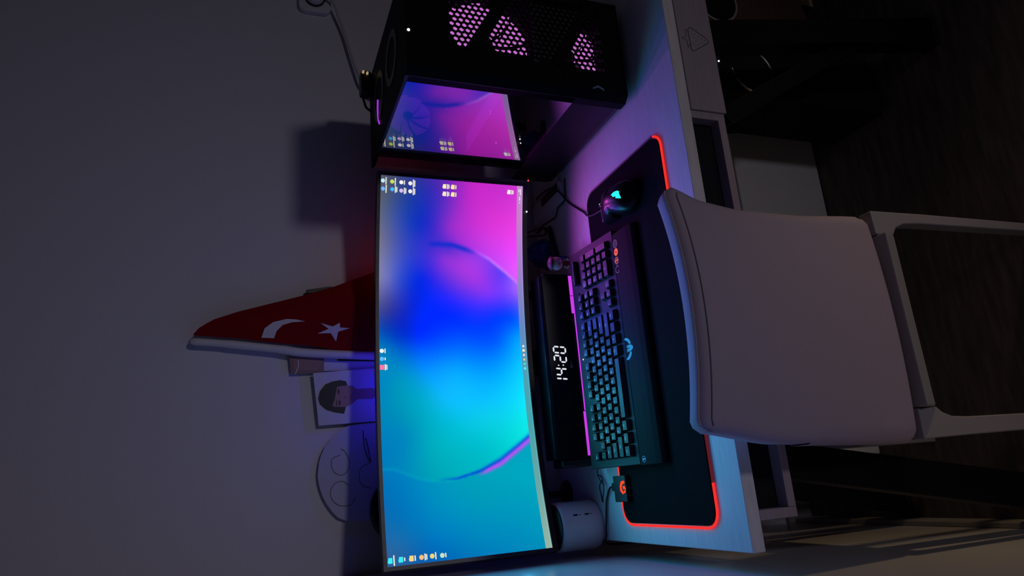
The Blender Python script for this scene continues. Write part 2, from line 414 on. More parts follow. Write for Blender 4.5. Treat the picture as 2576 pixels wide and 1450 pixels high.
sm.from_pydata(vs, [], [(i * n + j, i * n + j + 1, (i + 1) * n + j + 1, (i + 1) * n + j) for i in range(NS) for j in range(n - 1)])
at = sm.color_attributes.new('glow', 'FLOAT_COLOR', 'POINT')
at.data.foreach_set('color', [x for c in cs for x in (*c, 1.0)])
for p in sm.polygons: p.use_smooth = True
MT['screen'] = emat_attr('screen_wallpaper', 'glow')
scr = link('screen', sm, MT['screen'], mon); scr['label'] = 'glowing screen with magenta, blue and teal wallpaper'
for i in range(9):
    for j in range(3):
        s_, t_ = (i + 0.5) / 9, (j + 0.5) / 3
        cc = [0.0, 0.0, 0.0]
        for di in (-0.03, 0.0, 0.03):
            for dj in (-0.1, 0.0, 0.1):
                q = emis(screen_col(s_ + di, t_ + dj)); cc = [cc[k] + q[k] / 9 for k in range(3)]
        p = SCR(s_, t_, 0.006); aim = SCR(s_, t_, 0.5) - SCR(s_, t_, 0.0)
        mxc = max(cc)
        screen_boost_lamp((p.x, p.y, p.z + D), aim, [c / mxc * 0.94 + 0.06 for c in cc], SCREEN_W * mxc)
# desktop icons and their captions: small marks lying on the screen surface
def on_screen(name, polys, parent):
    """polys: list of (points in s,t ; colour)"""
    me = bpy.data.meshes.new(name); V = []; Fc = []; Cc = []
    for pts, c in polys:
        b0 = len(V)
        for s, t in pts: V.append(tuple(SCR(s, t, 0.0012) - Vector((0.366, 0.53, 0.0)))); Cc.append([lin(x) for x in c])
        Fc.append(tuple(range(b0, b0 + len(pts))))
    me.from_pydata(V, [], Fc)
    a = me.color_attributes.new('glow', 'FLOAT_COLOR', 'POINT'); a.data.foreach_set('color', [x for c in Cc for x in (*c, 1.0)])
    return link(name, me, MT['screen'], parent)
def disc(s, t, r, n=14): return [(s + r / ASP * math.cos(2 * math.pi * k / n), t - r * math.sin(2 * math.pi * k / n)) for k in range(n)]
def rect(s, t, hw, hh): return [(s - hw, t - hh), (s - hw, t + hh), (s + hw, t + hh), (s + hw, t - hh)]
WHT = (238, 236, 214)
def icon(s, t, kind, c1, c2=None, caps=1, capw=0.008):
    P = []
    if kind == 'disc':
        P.append((disc(s, t, 0.0135), c1)); P.append((disc(s - 0.001, t + 0.005, 0.0065), c2 or (250, 250, 250)))
    elif kind == 'folder':
        P.append((rect(s, t, 0.0062, 0.0115), c1)); P.append((rect(s - 0.002, t - 0.013, 0.003, 0.0018), c1))
    else:
        P.append((rect(s, t, 0.0062, 0.0135), c1)); P.append((rect(s - 0.001, t + 0.003, 0.003, 0.006), c2 or (250, 250, 250)))
    for q in range(caps): P.append((rect(s, t + 0.0205 + q * 0.0095, capw * (1.0 if q == 0 else 0.8), 0.0036), WHT))
    return on_screen('desktop_icon', P, scr)
for (s, t), k, a, b, n_, w_ in (
    ((0.985, 0.014), 'disc', (190, 236, 246), (40, 110, 140), 1, 0.0095), ((0.984, 0.075), 'disc', (200, 226, 90), (240, 246, 190), 1, 0.0105),
    ((0.984, 0.136), 'disc', (250, 244, 250), None, 1, 0.006), ((0.983, 0.196), 'disc', (244, 240, 240), None, 2, 0.011),
    ((0.963, 0.016), 'disc', (120, 178, 250), (50, 130, 240), 1, 0.011), ((0.963, 0.077), 'disc', (70, 180, 255), (245, 245, 255), 2, 0.009),
    ((0.961, 0.137), 'disc', (214, 190, 240), (130, 90, 170), 2, 0.009), ((0.961, 0.197), 'disc', (240, 236, 244), None, 2, 0.010),
    ((0.982, 0.432), 'folder', (255, 236, 176), None, 2, 0.007), ((0.982, 0.490), 'folder', (255, 234, 150), None, 1, 0.0055),
    ((0.961, 0.432), 'folder', (250, 232, 190), None, 2, 0.007), ((0.961, 0.491), 'folder', (255, 236, 160), None, 1, 0.006),
    ((0.980, 0.898), 'folder', (246, 250, 250), None, 2, 0.0065),
    ((0.524, 0.016), 'disc', (236, 246, 255), None, 1, 0.006), ((0.503, 0.016), 'disc', (90, 190, 255), (240, 250, 255), 1, 0.0035),
    ((0.481, 0.016), 'square', (255, 120, 170), (240, 40, 110), 2, 0.008),
    ((0.013, 0.018), 'folder', (60, 240, 246), None, 1, 0.0115), ((0.013, 0.078), 'folder', (60, 236, 246), None, 1, 0.004),
    ((0.013, 0.138), 'folder', (255, 214, 130), None, 1, 0.006), ((0.013, 0.195), 'disc', (255, 190, 120), (250, 250, 244), 2, 0.0075),
    ((0.013, 0.257), 'disc', (240, 214, 120), (250, 246, 236), 1, 0.008), ((0.012, 0.316), 'disc', (200, 226, 190), (246, 236, 236), 1, 0.005)):
    icon(s, t, k, a, b, n_, w_)
for (s, t), c, k in (((0.534, 0.976), (240, 226, 226), 0), ((0.522, 0.976), (252, 238, 200), 1), ((0.509, 0.976), (226, 214, 236), 0), ((0.496, 0.976), (222, 196, 150), 0), ((0.484, 0.976), (80, 226, 196), 0), ((0.471, 0.976), (80, 236, 240), 1)):
    on_screen('taskbar_icon', [(disc(s, t, 0.0085, 10) if not k else rect(s, t, 0.0034, 0.0085), c)], scr)
for s, t, hw, hh in ((0.986, 0.972, 0.004, 0.0032), (0.982, 0.983, 0.009, 0.0032), (0.966, 0.978, 0.002, 0.005), (0.960, 0.978, 0.002, 0.005), (0.951, 0.979, 0.0014, 0.004)):
    on_screen('taskbar_icon', [(rect(s, t, hw, hh), (244, 232, 240))], scr)

def bezel(s0, s1, t0, t1, name, m, depth=0.018, front=0.004, back_off=0.0):
    """a curved bar following the screen; front face proud of the glass"""
    b = bmesh.new(); n_ = 28; rings = []
    for i in range(n_ + 1):
        s = s0 + (s1 - s0) * i / n_
        rings.append([b.verts.new(SCR(s, t, o)) for t, o in ((t0, front), (t1, front), (t1, -depth), (t0, -depth))])
    for i in range(n_):
        for k in range(4): b.faces.new((rings[i][k], rings[i][(k + 1) % 4], rings[i + 1][(k + 1) % 4], rings[i + 1][k]))
    b.faces.new(rings[0][::-1]); b.faces.new(rings[-1]); bmesh.ops.recalc_face_normals(b, faces=b.faces)
    q = MB(); q.merge(b); return q.build(name, m, mon)
e = 0.0095; et = 0.022
bezel(-e, 1 + e, -et, -0.0005, 'bezel', MT['bezel'], 0.02, 0.003)
bz = bezel(-e, 1 + e, 1.0005, 1.034, 'bezel', MT['black'], 0.02, 0.003)
bezel(-e, -0.0004, -0.0004, 1.0004, 'bezel', MT['bezel'], 0.02, 0.003)
bezel(1.0004, 1 + e, -0.0004, 1.0004, 'bezel', MT['black'], 0.02, 0.003)
bezel(0.0, 1.0, -0.01, 1.02, 'rear_shell', MT['black'], 0.028, -0.003)
MB().lathe([(0.0016, -0.001), (0.0022, 0.001)], (0.705, 0.4175, 0.1015), 10, 'y').build('glint_dot', MT['e_glint'], bz)  # glowing dot painted as a lamp glint on the lower bezel
MB().box(0.30, 0.43, 0.49, 0.545, 0.17, 0.35, 0.01).build('rear_hub', MT['black'], mon)
MB().box(0.335, 0.395, 0.515, 0.54, 0.008, 0.20, 0.006).build('stand_neck', MT['black'], mon)
MB().prism(rrect(0.25, 0.48, 0.476, 0.547, 0.02), 'z', 0.0, 0.009, 0.001).build('stand_base', MT['black'], mon)
MB().box(0.285, 0.375, 0.4930, 0.4960, 0.385, 0.412, 0.001).build('rear_light', MT['e_blue'], mon)
MB().box(0.60, 0.65, 0.4745, 0.4775, 0.385, 0.412, 0.001).build('rear_light', MT['e_rose'], mon)

# ------------------------------------------------------------------ computer case
MT['front'] = mat('case_front', (0.0045, 0.0045, 0.006, 1), 0.55, spec=0.06)
CX0, CX1, CY0, CY1, CZ = 0.80, 1.022, 0.068, 0.449, 0.456
case = thing('computer_case', 'black computer tower with a glass side and purple glow behind its front mesh', 'computer', ((CX0 + CX1) / 2, (CY0 + CY1) / 2, 0.0))
MB().box(CX0 + 0.004, CX1, CY0 + 0.03, CY1, 0.014, 0.024, 0.001).build('bottom_panel', MT['black'], case)
MB().box(CX1 - 0.004, CX1, CY0 + 0.03, CY1, 0.0242, CZ - 0.006, 0.001).build('side_panel', MT['black'], case)
MB().box(CX0 + 0.004, CX1 - 0.0042, CY1 - 0.004, CY1, 0.0242, CZ - 0.006, 0.001).build('back_panel', MT['black'], case)
top = MB().box(CX0, CX1, CY0 + 0.03, CY1, CZ - 0.0058, CZ, 0.001).build('top_panel', MT['front'], case)
for y in (0.19, 0.33):
    MB().lathe([(0.040, 0), (0.055, 0), (0.055, 0.0015), (0.040, 0.0015), (0.040, 0)], (0.91, y, CZ + 0.0002), 28).build('top_vent', MT['black'], top)
MB().tube([(0.842, 0.326, CZ + 0.0022), (0.862, 0.338, CZ + 0.0022), (0.885, 0.341, CZ + 0.0022), (0.905, 0.336, CZ + 0.0022)], 0.0018, 6).build('top_fan_ring', MT['e_fan2'], top)
MT['lowside'] = mat('black_side', (0.008, 0.007, 0.009, 1), 0.35, spec=0.22)
# glass side with its frame
MB().box(CX0 + 0.0005, CX0 + 0.0035, CY0 + 0.012, CY1 - 0.002, 0.026, 0.1215).build('reflection_block_panel', MT['lowside'], case)  # opaque black panel added in place of glass to cut the desk reflection
MB().box(CX0, CX0 + 0.0035, CY0 + 0.012, CY1 - 0.002, 0.122, CZ - 0.0065).build('glass_panel', MT['glass'], case)
MB().box(CX0 + 0.0037, CX0 + 0.012, CY0 + 0.03, CY1 - 0.0045, 0.0242, 0.04, 0.001).build('glass_frame', MT['black'], case)
MB().box(CX0 + 0.0037, CX0 + 0.012, CY1 - 0.03, CY1 - 0.0045, 0.0402, CZ - 0.0065, 0.001).build('glass_frame', MT['black'], case)
MB().box(CX0 + 0.0037, CX0 + 0.012, CY0 + 0.0305, CY0 + 0.044, 0.0402, CZ - 0.0065, 0.001).build('glass_frame', MT['black'], case)
for x in (CX0 + 0.03, CX1 - 0.03):
    for y in (CY0 + 0.05, CY1 - 0.04):
        MB().lathe([(0.014, 0.0), (0.012, 0.0138)], (x, y, 0), 16).build('foot', MT['black'], case)
MT['filter'] = mat('dark_block', (0.02, 0.02, 0.026, 1), 0.7)  # for the plate that hides fan glow
# inside
MB().box(CX0 + 0.016, CX1 - 0.006, CY0 + 0.075, CY1 - 0.006, 0.0245, 0.115, 0.002).build('power_shroud', MT['black'], case)
brd = MB().box(CX1 - 0.03, CX1 - 0.022, 0.17, 0.44, 0.14, 0.43).build('mainboard', MT['black'], case)
MB().box(CX0 + 0.05, CX1 - 0.031, 0.19, 0.44, 0.20, 0.235, 0.003).build('graphics_card', MT['bezel'], case)
MB().box(CX0 + 0.05, CX0 + 0.09, 0.21, 0.42, 0.2352, 0.2375).build('card_light', MT['e_fan2'], case)
def fan(parent, c, r, axis_sign, name='fan', glow=MT['e_fan'], frame=True, axis='y'):
    """round fan facing -y (axis 'y') or -x (axis 'x') with frame ring, hub and blades"""
    def P(u, v, d):
        return (c[0] + u, c[1] + d, c[2] + v) if axis == 'y' else (c[0] + d, c[1] + u, c[2] + v)
    hub = MB().lathe([(r * 0.15, -0.006), (r * 0.20, 0.0), (r * 0.20, 0.012)], c, 20, axis).build(name, MT['matte'], parent)
    ring = MB().lathe([(r, -0.008), (r * 1.06, -0.008), (r * 1.06, 0.014), (r, 0.014), (r, -0.008)], c, 36, axis)
    ring.build('fan_frame', MT['matte'], hub)
    for k in range(9):
        b = bmesh.new(); V = []
        for i in range(7):
            rr = r * (0.20 + 0.78 * i / 6); a0 = 2 * math.pi * k / 9 + 0.35 * i / 6
            wd = 0.31 + 0.03 * i / 6
            row = []
            for j in range(4):
                a = a0 + (j / 3 - 0.5) * 2 * wd
                row.append(b.verts.new(P(rr * math.cos(a), rr * math.sin(a), 0.008 * (j / 3) - 0.001)))
            V.append(row)
        for i in range(6):
            for j in range(3): b.faces.new((V[i][j], V[i + 1][j], V[i + 1][j + 1], V[i][j + 1]))
        q = MB(); q.merge(b); q.build('fan_blade', glow, hub)
    return hub
fan(case, (0.918, CY0 + 0.045, 0.290), 0.093, -1)
fan(case, (0.918, CY0 + 0.0455, 0.110), 0.078, -1)
MB().prism([(0.846, 0.200), (0.846, 0.172), (1.008, 0.072), (1.008, 0.200)], 'y', CY0 + 0.012, CY0 + 0.014).build('glow_block_plate', MT['filter'], case)  # dark plate added behind the mesh to block the lower fan's glow
fan(case, (0.925, CY1 - 0.03, 0.375), 0.055, -1, glow=MT['e_fan2'])
# front panel: solid plate with mesh windows of hexagonal holes
WA = [(1.004, 0.370), (0.891, 0.373), (0.868, 0.360), (0.874, 0.339), (1.004, 0.270)]
WB = [(1.004, 0.234), (0.979, 0.248), (0.879, 0.310), (0.864, 0.200), (0.866, 0.168), (0.985, 0.090), (1.004, 0.080)]
WD = [(1.004, 0.066), (0.985, 0.078), (0.871, 0.150), (0.856, 0.075), (0.866, 0.0655), (1.004, 0.060)]
def inside(p, poly):
    x, y = p; c = False; n_ = len(poly)
    for i in range(n_):
        x0, y0 = poly[i]; x1, y1 = poly[i - 1]
        if (y0 > y) != (y1 > y) and x < (x1 - x0) * (y - y0) / (y1 - y0) + x0: c = not c
    return c
fb = bmesh.new(); PT = 0.0122; HR = 0.0050
FY, FT = CY0, 0.003
nx = int((CX1 - 0.812) / (PT * 0.866)) + 1
x_lo, x_hi, z_lo, z_hi = 0.846, 1.008, 0.056, 0.384
cellR = PT / math.sqrt(3)
ci = 0; x = x_lo + 0.008
while x < x_hi - 0.004:
    z = z_lo + 0.006 + (PT / 2 if ci % 2 else 0)
    while z < z_hi - 0.004:
        hole = any(inside((x, z), W_) for W_ in (WA, WB, WD))
        pos = [(x + cellR * math.cos(R_(60 * k)), z + cellR * math.sin(R_(60 * k))) for k in range(6)]
        O = [fb.verts.new((a, FY, b)) for a, b in pos]
        if hole:
            I = [fb.verts.new((x + HR * math.cos(R_(60 * k)), FY, z + HR * math.sin(R_(60 * k)))) for k in range(6)]
            J = [fb.verts.new((x + HR * math.cos(R_(60 * k)), FY + FT, z + HR * math.sin(R_(60 * k)))) for k in range(6)]
            for k in range(6):
                fb.faces.new((O[k], O[(k + 1) % 6], I[(k + 1) % 6], I[k])); fb.faces.new((I[k], I[(k + 1) % 6], J[(k + 1) % 6], J[k]))
        else:
            fb.faces.new(O)
        z += PT
    x += PT * 0.866 * 1.0; ci += 1
q = MB(); q.merge(fb); fm = q.build('front_mesh', MT['front'], case); fm['label'] = 'front mesh of small hexagonal holes lit purple from behind'
# frame of the front, raised around the mesh, with a chamfered left edge
fr = MB()
fr.prism([(CX0, CY0 + 0.0295), (CX0, CY0 + 0.010), (CX0 + 0.012, CY0 - 0.004), (0.852, CY0 - 0.004), (0.852, CY0 + 0.0295)], 'z', 0.014, CZ)
fr.box(1.004, CX1, CY0 - 0.004, CY0 + 0.0295, 0.014, CZ)
fr.box(0.8522, 1.0038, CY0 - 0.004, CY0 + 0.0295, 0.380, CZ)
fr.box(0.8522, 1.0038, CY0 - 0.004, CY0 + 0.0295, 0.014, 0.060)
fp = fr.build('front_panel', MT['front'], case)
def bar(p0, p1, wdt, nm):
    d = (Vector((p1[0] - p0[0], 0, p1[1] - p0[1]))).normalized(); n_ = Vector((-d.z, 0, d.x)) * wdt / 2
    MB().prism([(p0[0] + n_.x, p0[1] + n_.z), (p1[0] + n_.x, p1[1] + n_.z), (p1[0] - n_.x, p1[1] - n_.z), (p0[0] - n_.x, p0[1] - n_.z)], 'y', CY0 - 0.003, CY0 - 0.0002).build(nm, MT['front'], case)
bar((0.864, 0.334), (1.003, 0.252), 0.022, 'front_rib'); bar((0.862, 0.162), (1.003, 0.075), 0.018, 'front_rib')
MB().lathe([(0.0022, -0.001), (0.0030, 0.0008)], (0.884, CY0 - 0.0048, CZ - 0.006), 10, 'y').build('glint_dot', MT['e_glint'], fp)  # lamp glint on the front's top edge, made as a glowing dot
MT['glint'] = mat('chrome_chevron', (0.35, 0.45, 0.6, 1), 0.25, 0.8)
MB().prism([(0.8175, 0.092), (0.824, 0.080), (0.8175, 0.068), (0.8135, 0.068), (0.819, 0.080), (0.8135, 0.092)], 'y', CY0 - 0.0058, CY0 - 0.0042).build('chevron_emblem', MT['glint'], fp)
MB().lathe([(0.0012, -0.0008), (0.0012, 0.0)], (CX0 - 0.0002, 0.271, 0.164), 8, 'x').build('side_glint', MT['e_glint'], case)  # small glowing dot imitating a glint on the side panel
MB().lathe([(0.0024, -0.0015), (0.0024, 0.0)], (CX0 - 0.0002, 0.445, 0.078), 10, 'x').build('drive_led', MT['e_redled'], case)

# plug lying on the case, and its wires
pl = thing('power_plug', 'black plug with two brass pins lying on top of the computer tower', 'plug', (1.0, 0.425, CZ))
MB().box(0.967, 1.022, 0.405, 0.441, CZ + 0.0005, CZ + 0.026, 0.006).build('plug_body', MT['black'], pl)
MT['brass'] = mat('brass_pin', (0.8, 0.65, 0.35, 1), 0.25, 0.9, emit=srgb(255, 226, 160), strength=0.35)  # the emission imitates light caught by the brass
for x, z in ((1.014, 0.021), (1.012, 0.012)):
    MB().lathe([(0.0024, -0.006), (0.0028, 0.0)], (x, 0.4048, CZ + z), 10, 'y').build('pin', MT['brass'], pl)
MB().tube([(0.972, 0.43, CZ + 0.020), (0.955, 0.436, CZ + 0.014), (0.946, 0.444, CZ + 0.006), (0.940, 0.462, CZ - 0.03), (0.94, 0.47, CZ - 0.10)], 0.0028, 8).build('wire', MT['cable'], pl)

# ------------------------------------------------------------------ wall socket and its white cable
so = thing('wall_socket', 'white round wall socket high on the wall beside the tower', 'socket', (1.35, YW, 0.566))
MB().prism(rrect(1.312, 1.392, 0.524, 0.606, 0.02), 'y', YW - 0.016, YW - 0.0003, 0.003).build('cover_plate', MT['white_pl'], so)
MB().lathe([(0.024, -0.004), (0.026, 0.0), (0.026, 0.001)], (1.352, YW - 0.017, 0.566), 28, 'y').build('socket_well', MT['bezel'], so)
MB().lathe([(0.021, -0.010), (0.0225, 0.0), (0.0225, 0.001)], (1.352, YW - 0.0212, 0.566), 24, 'y').build('plug_head', MT['white_pl'], so)
MT['wcable'] = mat('white_cable', (0.66, 0.62, 0.65, 1), 0.5)
tag(MB().tube([(1.352, YW - 0.030, 0.556), (1.345, YW - 0.030, 0.525), (1.30, YW - 0.022, 0.505), (1.255, YW - 0.018, 0.490), (1.20, YW - 0.018, 0.476), (1.15, YW - 0.02, 0.462), (1.11, YW - 0.03, 0.445), (1.08, YW - 0.06, 0.40), (1.075, YW - 0.08, 0.2), (1.08, YW - 0.08, 0.006)], 0.0042, 8).build('power_cable', MT['wcable'], None, True), 'white cable hanging from the wall socket down behind the tower', 'cable')

# ------------------------------------------------------------------ mouse pad with glowing rim
pad = thing('mouse_pad', 'large black mouse pad with a glowing red rim', 'mouse pad', (0.35, 0.152, 0.0))
MB().prism(rrect(0.0035, 0.6965, 0.0035, 0.2995, 0.028, 10), 'z', 0.0002, 0.004, 0.0008).build('pad_surface', MT['pad'], pad)
MT['e_reddim'] = emat('dim_red_rim', 92, 26, 36, 1.0)
MT['rim_off'] = mat('unlit_rim', (0.10, 0.03, 0.035, 1), 0.5)
RIM = rrect(0.0, 0.70, 0.0, 0.303, 0.030, 10)     # corners in the order back right, back left, front left, front right
def rim(pts, m): MB().tube([(x, y, 0.0023) for x, y in pts], 0.0018, 8, smooth=1).build('light_rim', m, pad)
rim([(0.13, 0.303)] + RIM[11:33] + [(0.07, 0.0)], MT['e_red'])
rim([(0.0702, 0.0), (0.52, 0.0)], MT['e_reddim'])
rim([(0.5202, 0.0)] + RIM[33:42], MT['e_red'])
rim(RIM[42:44] + RIM[0:11] + [(0.1302, 0.303)], MT['rim_off'])
ctl = MB().box(0.043, 0.093, 0.263, 0.312, 0.0045, 0.0135, 0.0015).build('controller_box', MT['black'], pad)
GB = [(0.058, 0.277), (0.064, 0.285), (0.074, 0.285), (0.082, 0.279), (0.083, 0.269), (0.080, 0.2655), (0.0775, 0.268), (0.0775, 0.274), (0.072, 0.279), (0.066, 0.279), (0.062, 0.274), (0.063, 0.269), (0.067, 0.2665), (0.0695, 0.2685), (0.0665, 0.2725), (0.072, 0.274), (0.0735, 0.2675), (0.068, 0.2635), (0.061, 0.266)]
MB().prism(GB, 'z', 0.0136, 0.0142).build('glowing_logo', MT['e_orange'], ctl)
MB().box(0.064, 0.080, 0.3122, 0.324, 0.005, 0.0115, 0.0015).build('cable_plug', MT['black'], ctl)
tag(MB().tube([(0.072, 0.3235, 0.008), (0.071, 0.340, 0.006), (0.062, 0.356, 0.0035), (0.042, 0.369, 0.0035), (0.010, 0.378, 0.0035), (-0.020, 0.386, 0.0035), (-0.041, 0.394, -0.005), (-0.044, 0.40, -0.10), (-0.044, 0.41, -0.30)], 0.0022, 8).build('pad_cable', MT['cable'], None, True), 'thin black cable from the mouse pad controller over the desk edge', 'cable')
tag(MB().tube([(0.098, 0.392, 0.003), (0.090, 0.378, 0.003), (0.069, 0.368, 0.0065), (0.050, 0.378, 0.0065), (0.043, 0.386, 0.0035), (0.056, 0.392, 0.002), (0.074, 0.386, 0.0065), (0.086, 0.372, 0.0075), (0.076, 0.362, 0.0085), (0.098, 0.385, 0.0085), (0.125, 0.388, 0.003)], 0.0012, 6).build('thin_cable', MT['cable'], None, True), 'thin dark cable looped beside the white power tower', 'cable')

# ------------------------------------------------------------------ keyboard
kb = thing('keyboard', 'black full-size keyboard with a wide wrist rest and white lettering', 'keyboard', (0.343, 0.24, 0.0))
KX0, KX1 = 0.110, 0.575
SL = 0.094
def deckz(y): return 0.0175 + (y - 0.192) * SL
MB().prism([(0.190, 0.0045), (0.190, deckz(0.190)), (0.360, deckz(0.360)), (0.364, deckz(0.36) - 0.005), (0.362, 0.0045)], 'x', KX0, KX1, 0.0012).build('deck', MT['deck'], kb)
rest = MB().prism([(0.112, 0.0045), (0.112, 0.0100), (0.120, 0.0150), (0.135, 0.0178), (0.155, 0.0190), (0.175, 0.0188), (0.1896, 0.0172), (0.1896, 0.0045)], 'x', KX0 - 0.002, KX1 - 0.012, 0.001).build('wrist_rest', MT['rest'], kb, True)
U_, XK = 0.0193, 0.124
rowy = [0.3205, 0.295, 0.2745, 0.254, 0.2335, 0.213]
TH = math.atan(SL)
keymesh, txtmesh = {}, {}
def key_mesh(wu, hu):
    if (wu, hu) in keymesh: return keymesh[(wu, hu)]
    wx = wu * U_ - 0.0016; hy = 0.0180 + (hu - 1) * 0.0205
    b = bmesh.new()
    lv = []
    for z, ins, sh in ((0, 0, 0), (0.0055, 0.0016, 0.0004), (0.0082, 0.0026, 0.0010)):
        lv.append([b.verts.new((sx * (wx / 2 - ins), sy * (hy / 2 - ins) + sh, z)) for sx, sy in ((-1, -1), (1, -1), (1, 1), (-1, 1))])
    for a, c in zip(lv, lv[1:]):
        for k in range(4): b.faces.new((a[k], a[(k + 1) % 4], c[(k + 1) % 4], c[k]))
    b.faces.new(lv[-1]); b.faces.new(lv[0][::-1])
    me = bpy.data.meshes.new('key'); b.to_mesh(me); b.free(); me.materials.append(MT['keycap'])
    keymesh[(wu, hu)] = me; return me
def text_mesh(txt, size):
    k = (txt, size)
    if k in txtmesh: return txtmesh[k]
    cu_ = bpy.data.curves.new('t', 'FONT'); cu_.body = txt; cu_.size = size; cu_.align_x = 'CENTER'; cu_.align_y = 'CENTER'
    cu_.offset = 0.00012; cu_.resolution_u = 2
    to = bpy.data.objects.new('t', cu_); COL.objects.link(to)
    dg = bpy.context.evaluated_depsgraph_get()
    me = bpy.data.meshes.new_from_object(to.evaluated_get(dg)); me.name = 'legend'
    bpy.data.objects.remove(to, do_unlink=True)
    me.materials.clear(); me.materials.append(MT['legend'])
    txtmesh[k] = me; return me
def add_key(xu, row, wu, txt, hu=1.0):
    y = rowy[row] - (hu - 1) * 0.0205 / 2
    o = bpy.data.objects.new('key', key_mesh(wu, hu)); COL.objects.link(o); o.parent = kb
    wl = world_loc(kb)
    o.location = (XK + (xu + wu / 2) * U_ - wl.x, y - wl.y, deckz(y) + 0.0004 + D - wl.z)
    o.rotation_euler = (TH, 0, 0)
    if txt:
        sz = 0.0062 if len(txt) == 1 else (0.0046 if len(txt) < 4 else 0.0036)
        l = bpy.data.objects.new('legend', text_mesh(txt, sz)); COL.objects.link(l); l.parent = o
        l.location = (-wu * U_ / 2 + 0.0075 if wu < 1.1 else 0, 0.0028, 0.0084)
def row(r, items, x=0.0):
    for it in items:
        if isinstance(it, (int, float)): x += it; continue
        t, wv = it if isinstance(it, tuple) else (it, 1.0)
        add_key(x, r, wv, t); x += wv
row(0, ['Esc', 1.0, 'F1', 'F2', 'F3', 'F4', 0.5, 'F5', 'F6', 'F7', 'F8', 0.5, 'F9', 'F10', 'F11', 'F12', 0.25, 'Prt', 'Scr', 'Brk'])
row(1, ['"', '1', '2', '3', '4', '5', '6', '7', '8', '9', '0', '*', '-', ('Back', 2.0), 0.25, 'Ins', 'Hm', 'PgU', 0.25, 'Nm', '/', '*', '-'])
row(2, [('Tab', 1.5), 'Q', 'W', 'E', 'R', 'T', 'Y', 'U', 'I', 'O', 'P', '\u011e', '\u00dc', ('', 1.5), 0.25, 'Del', 'End', 'PgD', 0.25, '7', '8', '9'])
row(3, [('Caps', 1.75), 'A', 'S', 'D', 'F', 'G', 'H', 'J', 'K', 'L', '\u015e', 'I', ('Enter', 2.25), 3.5, '4', '5', '6'])
row(4, [('Shift', 2.25), 'Z', 'X', 'C', 'V', 'B', 'N', 'M', '\u00d6', '\u00c7', '.', ('Shift', 2.75), 1.25, '\u2191', 1.25, '1', '2', '3'])
row(5, [('Ctrl', 1.25), ('Win', 1.25), ('Alt', 1.25), ('', 6.25), ('Alt', 1.25), ('Fn', 1.25), ('', 1.25), ('Ctrl', 1.25), 0.25, '\u2190', '\u2193', '\u2192', 0.25, ('0', 2.0), '.'])
add_key(21.5, 2, 1.0, '+', 2.0); add_key(21.5, 4, 1.0, '', 2.0)
def ky(y, h): return deckz(y) + h
MB().tube([(0.500, 0.334, ky(0.334, 0.004)), (0.553, 0.334, ky(0.334, 0.004))], 0.0065, 14, smooth=1).build('volume_roller', MT['black'], kb, True)
MB().lathe([(0.0035, 0), (0.003, 0.002)], (0.480, 0.335, ky(0.335, -0.0005)), 14).build('media_button', MT['keycap'], kb)
MB().lathe([(0.0018, 0), (0.0014, 0.0012)], (0.338, 0.347, ky(0.347, -0.0004)), 10).build('deck_glint', MT['e_glint'], kb)  # glowing dot in place of a lamp glint on the deck
def restz(y):
    P = [(0.112, 0.0100), (0.120, 0.0150), (0.135, 0.0178), (0.155, 0.0190), (0.175, 0.0188), (0.1896, 0.0172)]
    for (a, z0), (b, z1) in zip(P, P[1:]):
        if y <= b: return z0 + (z1 - z0) * max(0, y - a) / (b - a)
    return 0.0172
def emblem(pts, name, m, h=0.0007):
    zz = max(restz(y) for _, y in pts) + 0.0002
    return MB().prism(pts, 'z', zz - 0.0006, zz + h).build(name, m, rest)
W1 = [(0.3465, 0.1890), (0.3480, 0.1830), (0.3465, 0.1770), (0.3430, 0.1715), (0.3385, 0.1680), (0.3345, 0.1670), (0.3335, 0.1715), (0.3375, 0.1745), (0.3410, 0.1790), (0.3435, 0.1840)]
W2 = [(0.3325, 0.1845), (0.3305, 0.1770), (0.3290, 0.1850), (0.3275, 0.1775), (0.3265, 0.1690), (0.3265, 0.1600), (0.3295, 0.1620), (0.3318, 0.1665), (0.3325, 0.1735)]
W4 = [(0.3205, 0.1845), (0.3225, 0.1770), (0.3240, 0.1850), (0.3255, 0.1775), (0.3262, 0.1690), (0.3262, 0.1600), (0.3232, 0.1620), (0.3212, 0.1665), (0.3205, 0.1735)]
W3 = [(0.3065, 0.1890), (0.3050, 0.1830), (0.3065, 0.1770), (0.3100, 0.1715), (0.3145, 0.1680), (0.3185, 0.1670), (0.3195, 0.1715), (0.3155, 0.1745), (0.3120, 0.1790), (0.3095, 0.1840)]
for W_ in (W1, W2, W3, W4): emblem(W_, 'wing_emblem', MT['e_wing'])
def ring_icon(x, y, r0, r1, m):
    n_ = 22; b = bmesh.new(); zz = restz(y) + 0.0006
    A = [b.verts.new((x + r0 * math.cos(2 * math.pi * k / n_), y + r0 * math.sin(2 * math.pi * k / n_), zz)) for k in range(n_)]
    B = [b.verts.new((x + r1 * math.cos(2 * math.pi * k / n_), y + r1 * math.sin(2 * math.pi * k / n_), zz)) for k in range(n_)]
    for k in range(n_): b.faces.new((A[k], A[(k + 1) % n_], B[(k + 1) % n_], B[k]))
    q = MB(); q.merge(b); q.build('round_icon', m, rest)
ring_icon(0.541, 0.178, 0.0072, 0.0084, MT['e_icon_p']); ring_icon(0.541, 0.178, 0.0040, 0.0050, MT['e_icon_p']); ring_icon(0.541, 0.178, 0.0001, 0.0014, MT['e_icon_p'])
ring_icon(0.5235, 0.178, 0.0016, 0.0078, MT['e_icon_o'])
ring_icon(0.506, 0.180, 0.0066, 0.0078, MT['e_icon_p']); ring_icon(0.506, 0.180, 0.0046, 0.0056, MT['e_icon_o'])
